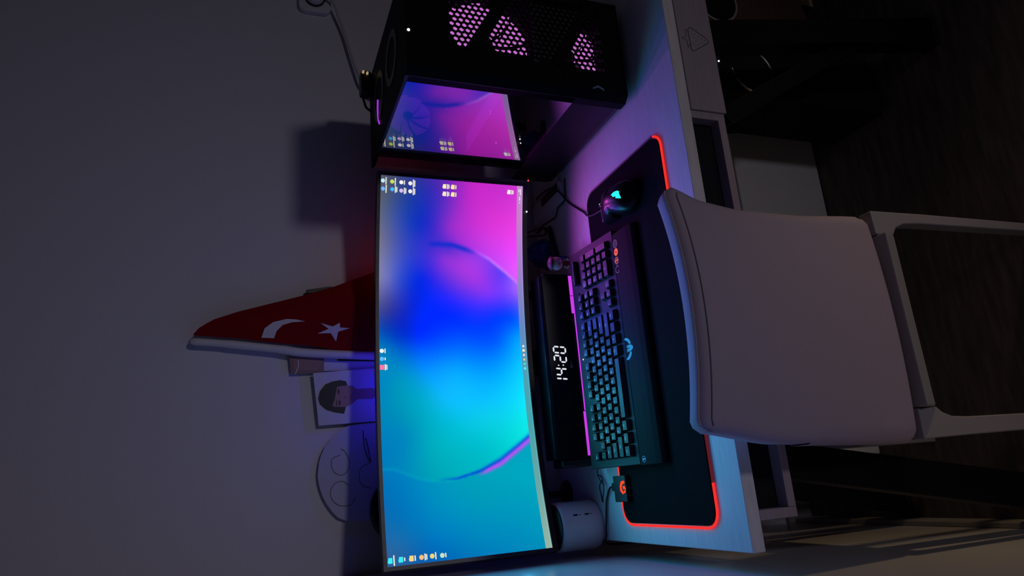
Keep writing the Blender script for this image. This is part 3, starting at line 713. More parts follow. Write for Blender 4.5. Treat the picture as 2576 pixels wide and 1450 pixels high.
emblem([(0.5045, 0.185), (0.5065, 0.185), (0.5080, 0.175), (0.5060, 0.175)], 'round_icon', MT['e_icon_o'])
ring_icon(0.488, 0.181, 0.0064, 0.0076, MT['e_icon_p'])
ring_icon(0.1185, 0.172, 0.0050, 0.0058, MT['e_wing'])
emblem([(0.1165, 0.176), (0.1200, 0.174), (0.1180, 0.172), (0.1205, 0.169), (0.1195, 0.168), (0.1170, 0.1705), (0.1190, 0.1725), (0.1160, 0.175)], 'round_icon', MT['e_wing'])

# ------------------------------------------------------------------ mouse
ms = thing('mouse', 'black gaming mouse with a glowing cyan logo on the mouse pad', 'mouse', (0.622, 0.147, 0.0042))
ms.rotation_euler = (0, 0, R_(-9))
def mouse_pt(a, v):
    """v 0 rear .. 1 front, a around the half section"""
    y = -0.064 + 0.128 * v
    wv = 0.0335 * (0.62 + 0.38 * math.sin(math.pi * min(1, v * 1.25 + 0.16))) if v < 0.6 else 0.0335 * (0.94 + 0.10 * (v - 0.6) / 0.4)
    wv *= math.sqrt(max(0.0, 1 - (1 - min(1, v / 0.16)) ** 2)) if v < 0.16 else 1.0
    hv = 0.014 + 0.025 * math.sin(math.pi * min(1.0, 0.10 + v * 0.86)) ** 0.9
    hv *= math.sqrt(max(0.02, 1 - (1 - min(1, v / 0.2)) ** 2)) if v < 0.2 else 1.0
    an = math.pi * a
    cx_ = math.cos(an); sx_ = math.sin(an)
    return (wv * math.copysign(abs(cx_) ** 0.7, cx_), y, max(0.0, hv * sx_ ** 0.75) if 0 < a < 1 else 0.0)
mbm = MB().grid(lambda a, v: mouse_pt(a, v), 18, 22)
body = mbm.build('body', MT['blackgloss'], ms, True, local=True)
MB().prism([(-0.034, 0.0), (0.034, 0.0), (0.030, 0.014), (0.012, 0.0175), (-0.012, 0.0175), (-0.030, 0.014)], 'y', 0.0632, 0.0652).build('front_plate', MT['black'], ms, local=True)
MB().lathe([(0.010, -0.0035), (0.011, 0), (0.010, 0.0035)], (0, 0.044, 0.0200), 18, 'x').build('scroll_wheel', MT['black'], ms, local=True)
MB().lathe([(0.0017, -0.001), (0.0012, 0.0012)], (0.006, 0.058, 0.0235), 8).build('indicator_led', MT['e_green'], ms, local=True)
MB().box(-0.0004, 0.0004, 0.0, 0.063, 0.0258, 0.0262).build('button_seam', MT['matte'], ms, local=True)
ML = [(0.623, 0.095), (0.62, 0.091), (0.616, 0.092), (0.612, 0.091), (0.607, 0.09), (0.605, 0.09), (0.606, 0.093), (0.608, 0.097), (0.61, 0.102), (0.613, 0.108), (0.615, 0.107), (0.616, 0.11), (0.619, 0.11), (0.621, 0.114), (0.623, 0.11), (0.624, 0.106), (0.624, 0.101)]
ca, sa_ = math.cos(R_(9)), math.sin(R_(9))
lg = []
for x, y in ML:
    dx, dy = x - 0.6145 , y - 0.101
    lg.append((dx * ca - dy * sa_ , dy * ca + dx * sa_))
b = bmesh.new(); ly0 = -0.031
def surf_z(x, y):
    v = (y + 0.064) / 0.128; best = 0
    for k in range(1, 60):
        p = mouse_pt(k / 60, v)
        if abs(p[0] - x) < 0.0016: best = max(best, p[2])
    return best
vv = [b.verts.new((x * 1.0, y + ly0, surf_z(x, y + ly0) + 0.0007)) for x, y in lg]
cen = b.verts.new((0, ly0, surf_z(0, ly0) + 0.0009))
for k in range(len(vv)): b.faces.new((cen, vv[k], vv[(k + 1) % len(vv)]))
q = MB(); q.merge(b); q.build('glowing_logo', MT['e_cyan'], ms, local=True)
tag(MB().tube([(0.634, 0.216, 0.010), (0.639, 0.245, 0.008), (0.644, 0.275, 0.0065), (0.652, 0.298, 0.0075), (0.668, 0.318, 0.004), (0.690, 0.348, 0.0028), (0.725, 0.392, 0.0028), (0.755, 0.412, 0.0095), (0.786, 0.448, 0.0125), (0.80, 0.50, 0.012), (0.81, 0.57, 0.005)], 0.0023, 8).build('mouse_cable', MT['cable'], None, True), 'black cable curving from the mouse back behind the desk', 'cable')

# ------------------------------------------------------------------ sound bar with clock
sb_ = thing('sound_bar', 'long black sound bar with a white digital clock and purple light strip', 'speaker', (0.34, 0.437, 0.0))
MB().prism([(0.405, 0.004), (0.402, 0.010), (0.402, 0.022), (0.405, 0.030), (0.408, 0.084), (0.414, 0.0900), (0.462, 0.0900), (0.470, 0.080), (0.470, 0.004)], 'x', 0.136, 0.545, 0.001).build('body', MT['blackgloss'], sb_)
MB().box(0.118, 0.1358, 0.412, 0.466, 0.004, 0.074, 0.004).build('end_cap', MT['black'], sb_)
MB().box(0.5452, 0.551, 0.410, 0.466, 0.004, 0.080, 0.003).build('end_cap', MT['black'], sb_)
for x in (0.17, 0.51): MB().box(x - 0.02, x + 0.02, 0.412, 0.465, 0.0, 0.0038).build('foot', MT['black'], sb_)
for x0, x1, z1 in ((0.497, 0.544, 0.0205), (0.455, 0.4955, 0.0205), (0.2355, 0.454, 0.0150), (0.140, 0.234, 0.0180)):
    MB().box(x0, x1, 0.4008, 0.4018, 0.0105, z1).build('light_strip', MT['e_purple'], sb_)
SEG = {'0': 'abcdef', '1': 'bc', '2': 'abged', '4': 'fgbc'}
def fy(z): return 0.405 + (z - 0.030) / 0.054 * 0.003 - 0.0006
def digit(ch, cx, cz, wv=0.0135, hv=0.0275):
    h2, w2 = hv / 2, wv / 2
    L = {'a': ((-w2, h2), (w2, h2)), 'g': ((-w2, 0), (w2, 0)), 'd': ((-w2, -h2), (w2, -h2)), 'f': ((-w2, h2), (-w2, 0)), 'e': ((-w2, 0), (-w2, -h2)), 'b': ((w2, h2), (w2, 0)), 'c': ((w2, 0), (w2, -h2))}
    for s in SEG[ch]:
        (x0, z0), (x1, z1) = L[s]
        sh = 0.10
        x0 += z0 * sh; x1 += z1 * sh
        dx, dz = x1 - x0, z1 - z0; ln = math.hypot(dx, dz); ux, uz = dx / ln, dz / ln
        a0 = (x0 + ux * 0.0012, z0 + uz * 0.0012); a1 = (x1 - ux * 0.0012, z1 - uz * 0.0012); nx_, nz_ = -uz * 0.0017, ux * 0.0017
        P = [(a0[0], a0[1]), (a0[0] + ux * 0.0017 + nx_, a0[1] + uz * 0.0017 + nz_), (a1[0] - ux * 0.0017 + nx_, a1[1] - uz * 0.0017 + nz_), (a1[0], a1[1]), (a1[0] - ux * 0.0017 - nx_, a1[1] - uz * 0.0017 - nz_), (a0[0] + ux * 0.0017 - nx_, a0[1] + uz * 0.0017 - nz_)]
        zc = cz + (z0 + z1) / 2
        MB().prism([(cx + p[0], cz + p[1]) for p in P], 'y', fy(zc) - 0.0008, fy(zc) - 0.0001).build('clock_segment', MT['e_clock'], sb_)
CZK = 0.0585
digit('0', 0.3715, CZK); digit('2', 0.3515, CZK); digit('4', 0.3225, CZK); digit('1', 0.3005, CZK)
for dz in (0.0055, -0.0055):
    MB().lathe([(0.0015, -0.0008), (0.0015, -0.0001)], (0.3372, fy(CZK + dz), CZK + dz), 10, 'y').build('clock_colon', MT['e_clock'], sb_)
ik = bmesh.new(); 
for k in range(16):
    a0, a1 = 2 * math.pi * k / 16, 2 * math.pi * (k + 1) / 16
    ik.faces.new([ik.verts.new((0.334 + r * math.cos(a), fy(0.034) - 0.0006, 0.034 + r * math.sin(a))) for r, a in ((0.0022, a0), (0.0036, a0), (0.0036, a1), (0.0022, a1))])
q = MB(); q.merge(ik); q.box(0.337, 0.346, fy(0.0345) - 0.0007, fy(0.0345) - 0.0004, 0.0337, 0.0347); q.build('input_mark', MT['e_ghost'], sb_)

# ------------------------------------------------------------------ figurine (generic doll)
MT['skin'] = mat('doll_skin', (0.66, 0.42, 0.38, 1), 0.5)
MT['hair'] = mat('doll_hair', (0.10, 0.035, 0.045, 1), 0.45)
MT['coat'] = mat('doll_red_coat', (0.28, 0.025, 0.025, 1), 0.6)
MT['blue'] = mat('blue_plastic', (0.07, 0.12, 0.42, 1), 0.3)
MT['cream'] = mat('cream_plastic', (0.60, 0.48, 0.42, 1), 0.5)
fg = thing('toy_figurine', 'small big-headed toy figure in a red coat beside the sound bar', 'figurine', (0.568, 0.388, 0.0))
fx, fyy = 0.568, 0.388
MB().lathe([(0.010, 0.0), (0.0125, 0.002), (0.0125, 0.006), (0.009, 0.0075)], (fx, fyy, 0), 20).build('base', MT['matte'], fg, True)
MB().lathe([(0.0085, 0.0076), (0.0100, 0.014), (0.0095, 0.022), (0.0065, 0.033), (0.0045, 0.038)], (fx, fyy, 0), 18, sy=0.8).build('coat', MT['coat'], fg, True)
hd = MB().lathe([(0.002, 0.0382), (0.009, 0.0405), (0.0145, 0.047), (0.0160, 0.054), (0.0145, 0.062), (0.009, 0.069), (0.002, 0.071)], (fx, fyy, 0), 22, sy=0.9).build('head', MT['skin'], fg, True)
hr = MB().grid(lambda a, b_: (fx + 0.0172 * math.sin(math.pi * (0.02 + 0.46 * b_)) * math.cos(2 * math.pi * a), fyy + 0.002 + 0.0160 * math.sin(math.pi * (0.02 + 0.46 * b_)) * math.sin(2 * math.pi * a), 0.0555 + 0.0185 * math.cos(math.pi * (0.02 + (0.46 if math.sin(2 * math.pi * a) > -0.25 else 0.30) * b_))), 24, 8)
hr.build('hair', MT['hair'], hd, True)
for dx in (-0.0055, 0.0055):
    MB().lathe([(0.0012, -0.0006), (0.0012, 0.0004)], (fx + dx, fyy - 0.0136, 0.0515), 8, 'y').build('eye', MT['matte'], hd)
MB().box(fx - 0.002, fx + 0.002, fyy - 0.0137, fyy - 0.0128, 0.0455, 0.0463).build('mouth', MT['coat'], hd)
for s in (-1, 1):
    MB().tube([(fx + s * 0.006, fyy - 0.002, 0.034), (fx + s * 0.0105, fyy - 0.005, 0.028), (fx + s * 0.006, fyy - 0.0092, 0.0265)], 0.0026, 8, smooth=3).build('arm', MT['cream'], fg, True)
MB().grid(lambda a, b_: (fx + 0.012 + 0.006 * math.sin(3 * b_), fyy + 0.004 + (a - 0.5) * 0.018, 0.012 + 0.052 * b_), 4, 10).build('cape', MT['blue'], fg, True)

# ------------------------------------------------------------------ things behind: white power tower, notepad, bag, strap, cables
pt = thing('power_tower', 'white round desktop power tower with two slots under the monitor', 'power strip', (-0.0015, 0.445, 0.0))
px_, py_ = -0.0015, 0.445
MB().lathe([(0.046, 0.0), (0.049, 0.002), (0.050, 0.006), (0.050, 0.090), (0.047, 0.0935)], (px_, py_, 0), 48).build('body', MT['white_pl'], pt, True)
MB().lathe([(0.0468, 0.0937), (0.0468, 0.0965), (0.044, 0.0985)], (px_, py_, 0), 40).build('top_cap', MT['bezel'], pt, True)
for z in (0.062, 0.036):
    a = R_(-62); r = 0.0497
    c = Vector((px_ + r * math.cos(a), py_ + r * math.sin(a), z))
    b = bmesh.new(); bmesh.ops.create_cube(b, size=1.0)
    q = MB(); q.merge(b, Matrix.Translation(c) @ Matrix.Rotation(a, 4, 'Z') @ Matrix.Diagonal((0.0015, 0.0032, 0.0095, 1))); q.build('usb_slot', MT['matte'], pt)
    b = bmesh.new(); bmesh.ops.create_cube(b, size=1.0)
    q = MB(); q.merge(b, Matrix.Translation(c - Vector((0, 0, 0.010))) @ Matrix.Rotation(a, 4, 'Z') @ Matrix.Diagonal((0.0012, 0.0014, 0.004, 1))); q.build('slot_mark', MT['bezel'], pt)
np_ = thing('notepad', 'pale flat notepad with a dark red band lying behind the tower edge', 'notepad', (0.768, 0.51, 0.0))
MB().prism(rrect(0.741, 0.796, 0.418, 0.602 - 0.008, 0.008), 'z', 0.0, 0.0075, 0.0008).build('pages', MT['paper'], np_)
MT['dred'] = mat('dark_red_band', (0.10, 0.02, 0.03, 1), 0.6)
MB().box(0.7715, 0.7945, 0.434, 0.535, 0.0076, 0.0082).build('red_band', MT['dred'], np_)
rnd = random.Random(4)
bg = MB()
def bagf(a, v):
    an = 2 * math.pi * a
    r = (0.036 + 0.006 * math.sin(5 * an + 3 * v) + 0.004 * math.sin(9 * an - 5 * v)) * (1 - 0.75 * v ** 1.6)
    return (0.648 + r * math.cos(an), 0.545 + 0.9 * r * math.sin(an), 0.058 * v + 0.004 * math.sin(4 * an) * v)
bg.grid(bagf, 36, 9)
MT['bag'] = mat('blue_bag', (0.03, 0.10, 0.36, 1), 0.22)
tag(bg.build('plastic_bag', MT['bag'], None, True), 'crumpled blue plastic bag behind the sound bar', 'bag')
tag(MB().tube([(0.704, 0.505, 0.007), (0.660, 0.490, 0.008), (0.612, 0.476, 0.0075)], 0.0065, 10).build('marker_pen', MT['black'], None, True), 'dark rounded stick lying on the desk in front of the blue bag', 'pen')
tag(MB().tube([(0.725, 0.60, 0.03), (0.728, 0.575, 0.006), (0.728, 0.545, 0.003), (0.722, 0.50, 0.003), (0.719, 0.47, 0.003), (0.735, 0.45, 0.003), (0.738, 0.412, 0.003), (0.760, 0.404, 0.003), (0.79, 0.40, 0.003)], 0.0018, 6).build('thin_cable', MT['cable'], None, True), 'thin dark cable running round the pale notepad', 'cable')
tag(MB().tube([(0.700, 0.575, 0.07), (0.702, 0.560, 0.02), (0.700, 0.545, 0.003), (0.712, 0.535, 0.003), (0.722, 0.555, 0.003), (0.722, 0.590, 0.003)], 0.0025, 8).build('black_cable', MT['cable'], None, True), 'black cable hanging down behind the monitor near the notepad', 'cable')

# ------------------------------------------------------------------ flag on its pole
fl = thing('flag', 'red flag with white crescent and star on a white pole behind the monitor', 'flag', (0.39, 0.592, 0.0))
FRp = [(0.447, 0.813), (0.460, 0.804), (0.479, 0.777), (0.498, 0.727), (0.522, 0.646), (0.537, 0.595), (0.560, 0.525), (0.597, 0.434), (0.645, 0.30), (0.66, 0.22)]
FLp = [(0.446, 0.813), (0.440, 0.725), (0.430, 0.644), (0.425, 0.578), (0.414, 0.518), (0.407, 0.438), (0.398, 0.30), (0.395, 0.22)]
def xat(P, z):
    for (x0, z0), (x1, z1) in zip(P, P[1:]):
        if z >= z1: return x0 + (x1 - x0) * (z0 - z) / (z0 - z1)
    return P[-1][0]
def fwave(x, z):
    xl, xr = xat(FLp, z), xat(FRp, z); u = (x - xl) / max(1e-4, xr - xl)
    return 0.578 + 0.010 * math.sin(u * 5.2 + z * 3) * min(1, (0.82 - z) * 4) + 0.006 * (1 - u)
def flagf(a, v):
    z = 0.8129 - v * (0.8129 - 0.22); xl, xr = xat(FLp, z), xat(FRp, z); x = xl + (xr - xl) * a
    return (x, fwave(x, z), z)
MB().grid(flagf, 26, 60).build('cloth', MT['red'], fl, True)
CRES = [(0.441, 0.679), (0.46, 0.673), (0.473, 0.656), (0.480, 0.628), (0.479, 0.608), (0.475, 0.589), (0.473, 0.616), (0.467, 0.636), (0.455, 0.648), (0.440, 0.653)]
STAR = [(0.462, 0.491), (0.463, 0.513), (0.473, 0.514), (0.465, 0.529), (0.472, 0.556), (0.46, 0.538), (0.45, 0.562), (0.451, 0.533), (0.433, 0.521), (0.454, 0.517)]
def flag_mark(pts, name, fan_c=None):
    b = bmesh.new(); V = [b.verts.new((x, fwave(x, z) - 0.0016, z)) for x, z in pts]
    if fan_c:
        c = b.verts.new((fan_c[0], fwave(*fan_c) - 0.0016, fan_c[1]))
        for k in range(len(V)): b.faces.new((c, V[k], V[(k + 1) % len(V)]))
    else:
        n_ = len(V)
        for k in range(n_ // 2 - 1): b.faces.new((V[k], V[k + 1], V[n_ - 2 - k], V[n_ - 1 - k]))
    q = MB(); q.merge(b); q.build(name, MT['flagwhite'], fl)
flag_mark(CRES, 'crescent'); flag_mark(STAR, 'star', (0.458, 0.527))
MB().tube([(0.383, 0.596, 0.010), (0.405, 0.596, 0.526), (0.418, 0.596, 0.644), (0.431, 0.597, 0.756), (0.436, 0.597, 0.819)], [0.010, 0.010, 0.009, 0.008, 0.005], 12).build('pole', MT['white_pl'], fl, True)
MB().lathe([(0.026, 0.0), (0.026, 0.006), (0.011, 0.0102)], (0.383, 0.574, 0), 24, sy=0.9).build('pole_base', MT['white_pl'], fl)
tag(MB().prism([(0.548, 0.585), (0.556, 0.585), (0.565, 0.535), (0.565, 0.0), (0.548, 0.0)], 'y', 0.600, 0.612, 0.001).build('black_stick', MT['black'], None), 'flat black stick standing against the wall behind the red flag', 'stick')

# ------------------------------------------------------------------ cards and pictures on the wall
def card(pts, name, m, y0, y1, parent): return MB().prism(pts, 'y', y0, y1).build(name, m, parent)
ph = thing('portrait_photo', 'portrait print of a dark-haired child leaning above the monitor', 'photo', (0.31, 0.605, 0.30))
card([(0.249, 0.558), (0.364, 0.570), (0.382, 0.300), (0.258, 0.296)], 'print_sheet', mat('photo_paper', (0.66, 0.66, 0.70, 1), 0.45), 0.6005, 0.603, ph)
HAIR = [(0.308, 0.559), (0.324, 0.555), (0.338, 0.544), (0.344, 0.529), (0.347, 0.512), (0.344, 0.499), (0.335, 0.496), (0.334, 0.508), (0.332, 0.519), (0.319, 0.522), (0.304, 0.524), (0.293, 0.529), (0.288, 0.526), (0.287, 0.5), (0.273, 0.504), (0.277, 0.525), (0.283, 0.542), (0.295, 0.555)]
FACE = [(0.318, 0.524), (0.332, 0.519), (0.335, 0.502), (0.334, 0.487), (0.326, 0.475), (0.314, 0.471), (0.304, 0.474), (0.293, 0.487), (0.287, 0.5), (0.288, 0.526), (0.293, 0.529), (0.304, 0.524)]
MT['p_hair'] = mat('print_hair', (0.012, 0.012, 0.016, 1), 0.5); MT['p_skin'] = mat('print_skin', (0.40, 0.22, 0.17, 1), 0.5); MT['p_lip'] = mat('print_lip', (0.25, 0.10, 0.09, 1), 0.5)
MT['p_shirt'] = mat('print_shirt', (0.55, 0.60, 0.75, 1), 0.5)
card([(0.272, 0.298), (0.378, 0.301), (0.373, 0.425), (0.340, 0.452), (0.316, 0.440), (0.300, 0.450), (0.268, 0.420)], 'printed_shirt', MT['p_shirt'], 0.6000, 0.60045, ph)
card([(0.304, 0.478), (0.326, 0.478), (0.328, 0.440), (0.316, 0.430), (0.303, 0.440)], 'printed_neck', MT['p_skin'], 0.5994, 0.5999, ph)
pf = card(FACE, 'printed_face', MT['p_skin'], 0.5988, 0.5993, ph)
card(HAIR, 'printed_hair', MT['p_hair'], 0.5982, 0.5987, ph)
for cx_, cz_, hw, hh in ((0.3215, 0.5155, 0.0062, 0.0020), (0.2970, 0.5135, 0.0062, 0.0020), (0.3240, 0.5215, 0.0070, 0.0010), (0.2965, 0.5200, 0.0070, 0.0010)):
    MB().prism([(cx_ + hw * math.cos(2 * math.pi * k / 12), cz_ + hh * math.sin(2 * math.pi * k / 12)) for k in range(12)], 'y', 0.5985, 0.59878).build('printed_eye', MT['p_hair'], pf)
MB().prism([(0.3075, 0.5035), (0.3110, 0.500), (0.3075, 0.4985), (0.3045, 0.500)], 'y', 0.5985, 0.59878).build('printed_nose', MT['p_lip'], pf)
MB().prism([(0.316, 0.4905), (0.308, 0.4865), (0.300, 0.4905), (0.308, 0.4895)], 'y', 0.5985, 0.59878).build('printed_mouth', MT['p_lip'], pf)

sc_ = thing('small_card', 'small brownish card with a pale curved line pinned beside the flag pole', 'card', (0.387, YW, 0.547))
card([(0.409, 0.621), (0.364, 0.616), (0.366, 0.547), (0.410, 0.546)], 'card_sheet', mat('brown_card', (0.26, 0.15, 0.15, 1), 0.5), YW - 0.0125, YW - 0.0105, sc_)
MB().prism([(0.402, 0.612), (0.372, 0.610), (0.371, 0.560), (0.385, 0.551), (0.400, 0.555)], 'y', YW - 0.0131, YW - 0.0126).build('printed_figure', mat('card_figure', (0.34, 0.19, 0.18, 1), 0.5), sc_)
MB().tube([(0.395, YW - 0.0134, 0.602), (0.384, YW - 0.0134, 0.601), (0.370, YW - 0.0134, 0.605), (0.364, YW - 0.0134, 0.608)], 0.0013, 6).build('pale_line', MT['paper'], sc_)
MB().lathe([(0.003, -0.0104), (0.003, -0.0003)], (0.387, YW, 0.612), 8, 'y').build('pin', MT['white_pl'], sc_)
ps = thing('paper_strip', 'narrow white paper strip hanging under the small brown card', 'paper', (0.385, YW, 0.40))
card([(0.4005, 0.5455), (0.371, 0.5455), (0.370, 0.36), (0.398, 0.36)], 'sheet', MT['paper'], YW - 0.006, YW - 0.0045, ps)
MB().lathe([(0.003, -0.0045), (0.003, -0.0003)], (0.386, YW, 0.538), 8, 'y').build('pin', MT['white_pl'], ps)
st = thing('star_ribbon', 'short black ribbon with a row of small stars beside the flag', 'ribbon', (0.404, YW, 0.36))
card([(0.418, 0.516), (0.393, 0.515), (0.388, 0.36), (0.413, 0.36)], 'band', MT['matte'], YW - 0.0108, YW - 0.0095, st)
MB().lathe([(0.003, -0.0094), (0.003, -0.0062)], (0.405, YW, 0.508), 8, 'y').build('pin', MT['matte'], st)
MT['starg'] = mat('grey_star', (0.25, 0.27, 0.36, 1), 0.6)
for k in range(6):
    cz_ = 0.503 - 0.0155 * k; cx_ = 0.4055 - 0.0005 * k
    MB().prism([(cx_ + (0.0036 if q % 2 == 0 else 0.0014) * math.sin(math.pi * q / 5), cz_ + (0.0036 if q % 2 == 0 else 0.0014) * math.cos(math.pi * q / 5)) for q in range(10)], 'y', YW - 0.0114, YW - 0.0109).build('star', MT['starg'], st)

ov = thing('oval_drawing', 'rounded white paper with pencil drawing leaning behind the monitor', 'drawing', (0.15, 0.61, 0.30))
OVAL = [(0.262, 0.30), (0.252, 0.44), (0.247, 0.494), (0.238, 0.511), (0.222, 0.529), (0.203, 0.545), (0.187, 0.5525), (0.171, 0.557), (0.146, 0.560), (0.129, 0.558), (0.113, 0.554), (0.097, 0.548), (0.082, 0.540), (0.068, 0.530), (0.055, 0.518), (0.048, 0.503), (0.041, 0.445), (0.036, 0.30)]
card(OVAL, 'sheet', mat('drawing_paper', (0.60, 0.60, 0.74, 1), 0.8), 0.607, 0.6095, ov)
OV1 = [(0.197, 0.512), (0.195, 0.506), (0.184, 0.498), (0.167, 0.493), (0.149, 0.498), (0.142, 0.511), (0.149, 0.525), (0.163, 0.531), (0.178, 0.529), (0.184, 0.512)]
OV2 = [(0.119, 0.494), (0.129, 0.509), (0.126, 0.523), (0.113, 0.533), (0.094, 0.531), (0.081, 0.518), (0.078, 0.506), (0.079, 0.491), (0.094, 0.482)]
OV3 = [(0.235, 0.462), (0.207, 0.461), (0.18, 0.455), (0.166, 0.447), (0.19, 0.451), (0.218, 0.457)]
OV4 = [(0.164, 0.447), (0.157, 0.466), (0.137, 0.473), (0.118, 0.467), (0.11, 0.448)]
for P, r in ((OV1, 0.0007), (OV2, 0.0007), (OV3, 0.0014), (OV4, 0.0006)):
    MB().tube([(x, 0.6064, z) for x, z in P], r, 5, smooth=4).build('pencil_line', MT['pencil'], ov)

hf = thing('round_fan', 'dark round disc with a thin grey rim behind the monitor corner', 'fan', (0.063, 0.565, 0.0))
MB().lathe([(0.066, -0.012), (0.0715, -0.010), (0.073, 0.0), (0.0715, 0.010), (0.066, 0.012), (0.066, -0.012)], (0.063, 0.565, 0.386), 48, 'y').build('rim', MT['black'], hf, True)
MB().lathe([(0.060, -0.011), (0.0655, -0.0115), (0.0655, 0.009), (0.060, 0.009), (0.060, -0.011)], (0.063, 0.565, 0.386), 48, 'y').build('inner_rim', MT['bezel'], hf)
MB().lathe([(0.0595, -0.004), (0.0595, 0.008)], (0.063, 0.565, 0.386), 40, 'y').build('disc', MT['matte'], hf)
MB().tube([(0.063, 0.565, 0.008), (0.063, 0.565, 0.314)], 0.008, 12, smooth=1).build('stand_pole', MT['black'], hf)
MB().lathe([(0.030, 0.0), (0.030, 0.005), (0.012, 0.0085)], (0.063, 0.5655, 0), 28).build('stand_base', MT['black'], hf)

# ------------------------------------------------------------------ chair
ch = thing('chair', 'pale upholstered dining chair seen from behind, pushed up to the desk', 'chair', (0.305, 0.05, -D))
def yb(z): return -0.128 - (z + 0.29) * 0.105          # lean of the backrest
def lerp(P, t):
    for (t0, v0), (t1, v1) in zip(P, P[1:]):
        if t <= t1: k = (t - t0) / (t1 - t0); k = k * k * (3 - 2 * k) * 0.4 + k * 0.6; return v0 + (v1 - v0) * k
    return P[-1][1]
def back_pt(a, b_, side):
    """a 0 left..1 right, b 0 bottom..1 top"""
    z0, z1 = -0.300, 0.143
    z = z0 + (z1 - z0) * b_
    xr = lerp([(0, 0.492), (0.35, 0.478), (0.72, 0.472), (0.88, 0.478), (1, 0.494)], b_)
    xl = lerp([(0, 0.106), (0.5, 0.114), (0.7, 0.119), (1, 0.139)], b_)
    hw = (xr - xl) / 2; xm = (xr + xl) / 2
    u = 2 * a - 1
    x = xm + hw * u
    bow = 0.030 * (1 - u * u) * (0.35 + 0.65 * b_)
    y = yb(z) - bow
    # cushion thickness, thinner towards the border
    ed = min(1, (1 - abs(u)) / 0.10) ; ed = math.sqrt(max(0, 1 - (1 - ed) ** 2))
    et_ = min(1, (1 - b_) / 0.07); et_ = math.sqrt(max(0, 1 - (1 - et_) ** 2)); eb = min(1, b_ / 0.05); eb = math.sqrt(max(0, 1 - (1 - eb) ** 2))
    th = 0.006 + 0.011 * ed * et_ * eb
    # rounded corners
    cut = max(0, abs(u) - 0.90) / 0.10
    if b_ > 0.5: z -= 0.018 * cut ** 2.2
    else: z += 0.020 * cut ** 2.0
    return Vector((x, y + (th + 0.026 if side > 0 else -th), z - (0.013 * b_ ** 6 if side > 0 else 0)))
b = bmesh.new(); NA, NB = 44, 44
F = [[b.verts.new(back_pt(i / NA, j / NB, -1)) for j in range(NB + 1)] for i in range(NA + 1)]
K = [[b.verts.new(back_pt(i / NA, j / NB, 1)) for j in range(NB + 1)] for i in range(NA + 1)]
for i in range(NA):
    for j in range(NB):
        b.faces.new((F[i][j], F[i + 1][j], F[i + 1][j + 1], F[i][j + 1])); b.faces.new((K[i][j], K[i][j + 1], K[i + 1][j + 1], K[i + 1][j]))
TOPR = 7
def top_pt(i, k):
    f, g = F[i][NB].co, K[i][NB].co; a = math.pi / 2 * k / TOPR
    return Vector((f.x + (g.x - f.x) * math.sin(a), f.y + (g.y - f.y) * math.sin(a), f.z + (g.z - f.z) * math.sin(a) ** 1.35 + 0.0012 * math.sin(2 * a)))
T = [[F[i][NB]] + [b.verts.new(top_pt(i, k)) for k in range(1, TOPR)] + [K[i][NB]] for i in range(NA + 1)]
for i in range(NA):
    b.faces.new((F[i][0], K[i][0], K[i + 1][0], F[i + 1][0]))
    for k in range(TOPR): b.faces.new((T[i][k], T[i + 1][k], T[i + 1][k + 1], T[i][k + 1]))
for e_ in (0, NA): b.faces.new(T[e_])
for j in range(NB):
    b.faces.new((F[0][j], F[0][j + 1], K[0][j + 1], K[0][j])); b.faces.new((F[NA][j], K[NA][j], K[NA][j + 1], F[NA][j + 1]))
bmesh.ops.recalc_face_normals(b, faces=b.faces)
q = MB(); q.merge(b); bk = q.build('backrest', MT['chair'], ch)
for f in bk.data.polygons: f.use_smooth = True
bk.data.set_sharp_from_angle(angle=R_(70))
MB().tube([back_pt(i / 40, 0.965, -1) + Vector((0, -0.0002, 0)) for i in range(1, 40)], 0.0011, 6, smooth=1).build('seam', MT['seam'], bk, True)
MB().tube([back_pt(i / 40, 1.0, -1) + Vector((0, 0.0, 0.0002)) for i in range(1, 40)], 0.0016, 8, smooth=1).build('piping', MT['chair'], bk, True)
MB().prism([(-0.165 + 0.0, -0.3035), (-0.125, -0.3035), (-0.122, -0.340), (-0.150, -0.340)], 'x', 0.160, 0.455, 0.003).build('back_rail', MT['chair_frame'], ch)
def chair_leg(pts, y0, y1, nm='leg'): return MB().prism(pts, 'y', y0, y1, 0.002).build(nm, MT['chair_frame'], ch)
chair_leg([(0.499, -0.300), (0.456, -0.302), (0.4555, -0.342), (0.470, -0.352), (0.478, -0.372), (0.481, -0.41), (0.484, -D), (0.5005, -D), (0.5005, -0.42)], -0.148, -0.122)
chair_leg([(0.110, -0.300), (0.158, -0.302), (0.1595, -0.342), (0.150, -0.354), (0.143, -0.374), (0.141, -0.41), (0.140, -D), (0.115, -D), (0.112, -0.42)], -0.148, -0.122)
chair_leg([(0.465, -0.335), (0.50, -0.335), (0.50, -D), (0.478, -D)], 0.185, 0.212); chair_leg([(0.110, -0.335), (0.145, -0.335), (0.132, -D), (0.110, -D)], 0.185, 0.212)
MB().box(0.150, 0.46, 0.19, 0.207, -0.350, -0.312, 0.002).build('front_rail', MT['chair_frame'], ch)
for x in (0.118, 0.474): MB().box(x, x + 0.018, -0.1215, 0.1845, -0.350, -0.312, 0.002).build('side_rail', MT['chair_frame'], ch)
MB().prism(rrect(0.108, 0.502, -0.112, 0.215, 0.035, 6), 'z', -0.3115, -0.262, 0.010).build('seat', MT['chair'], ch, True)

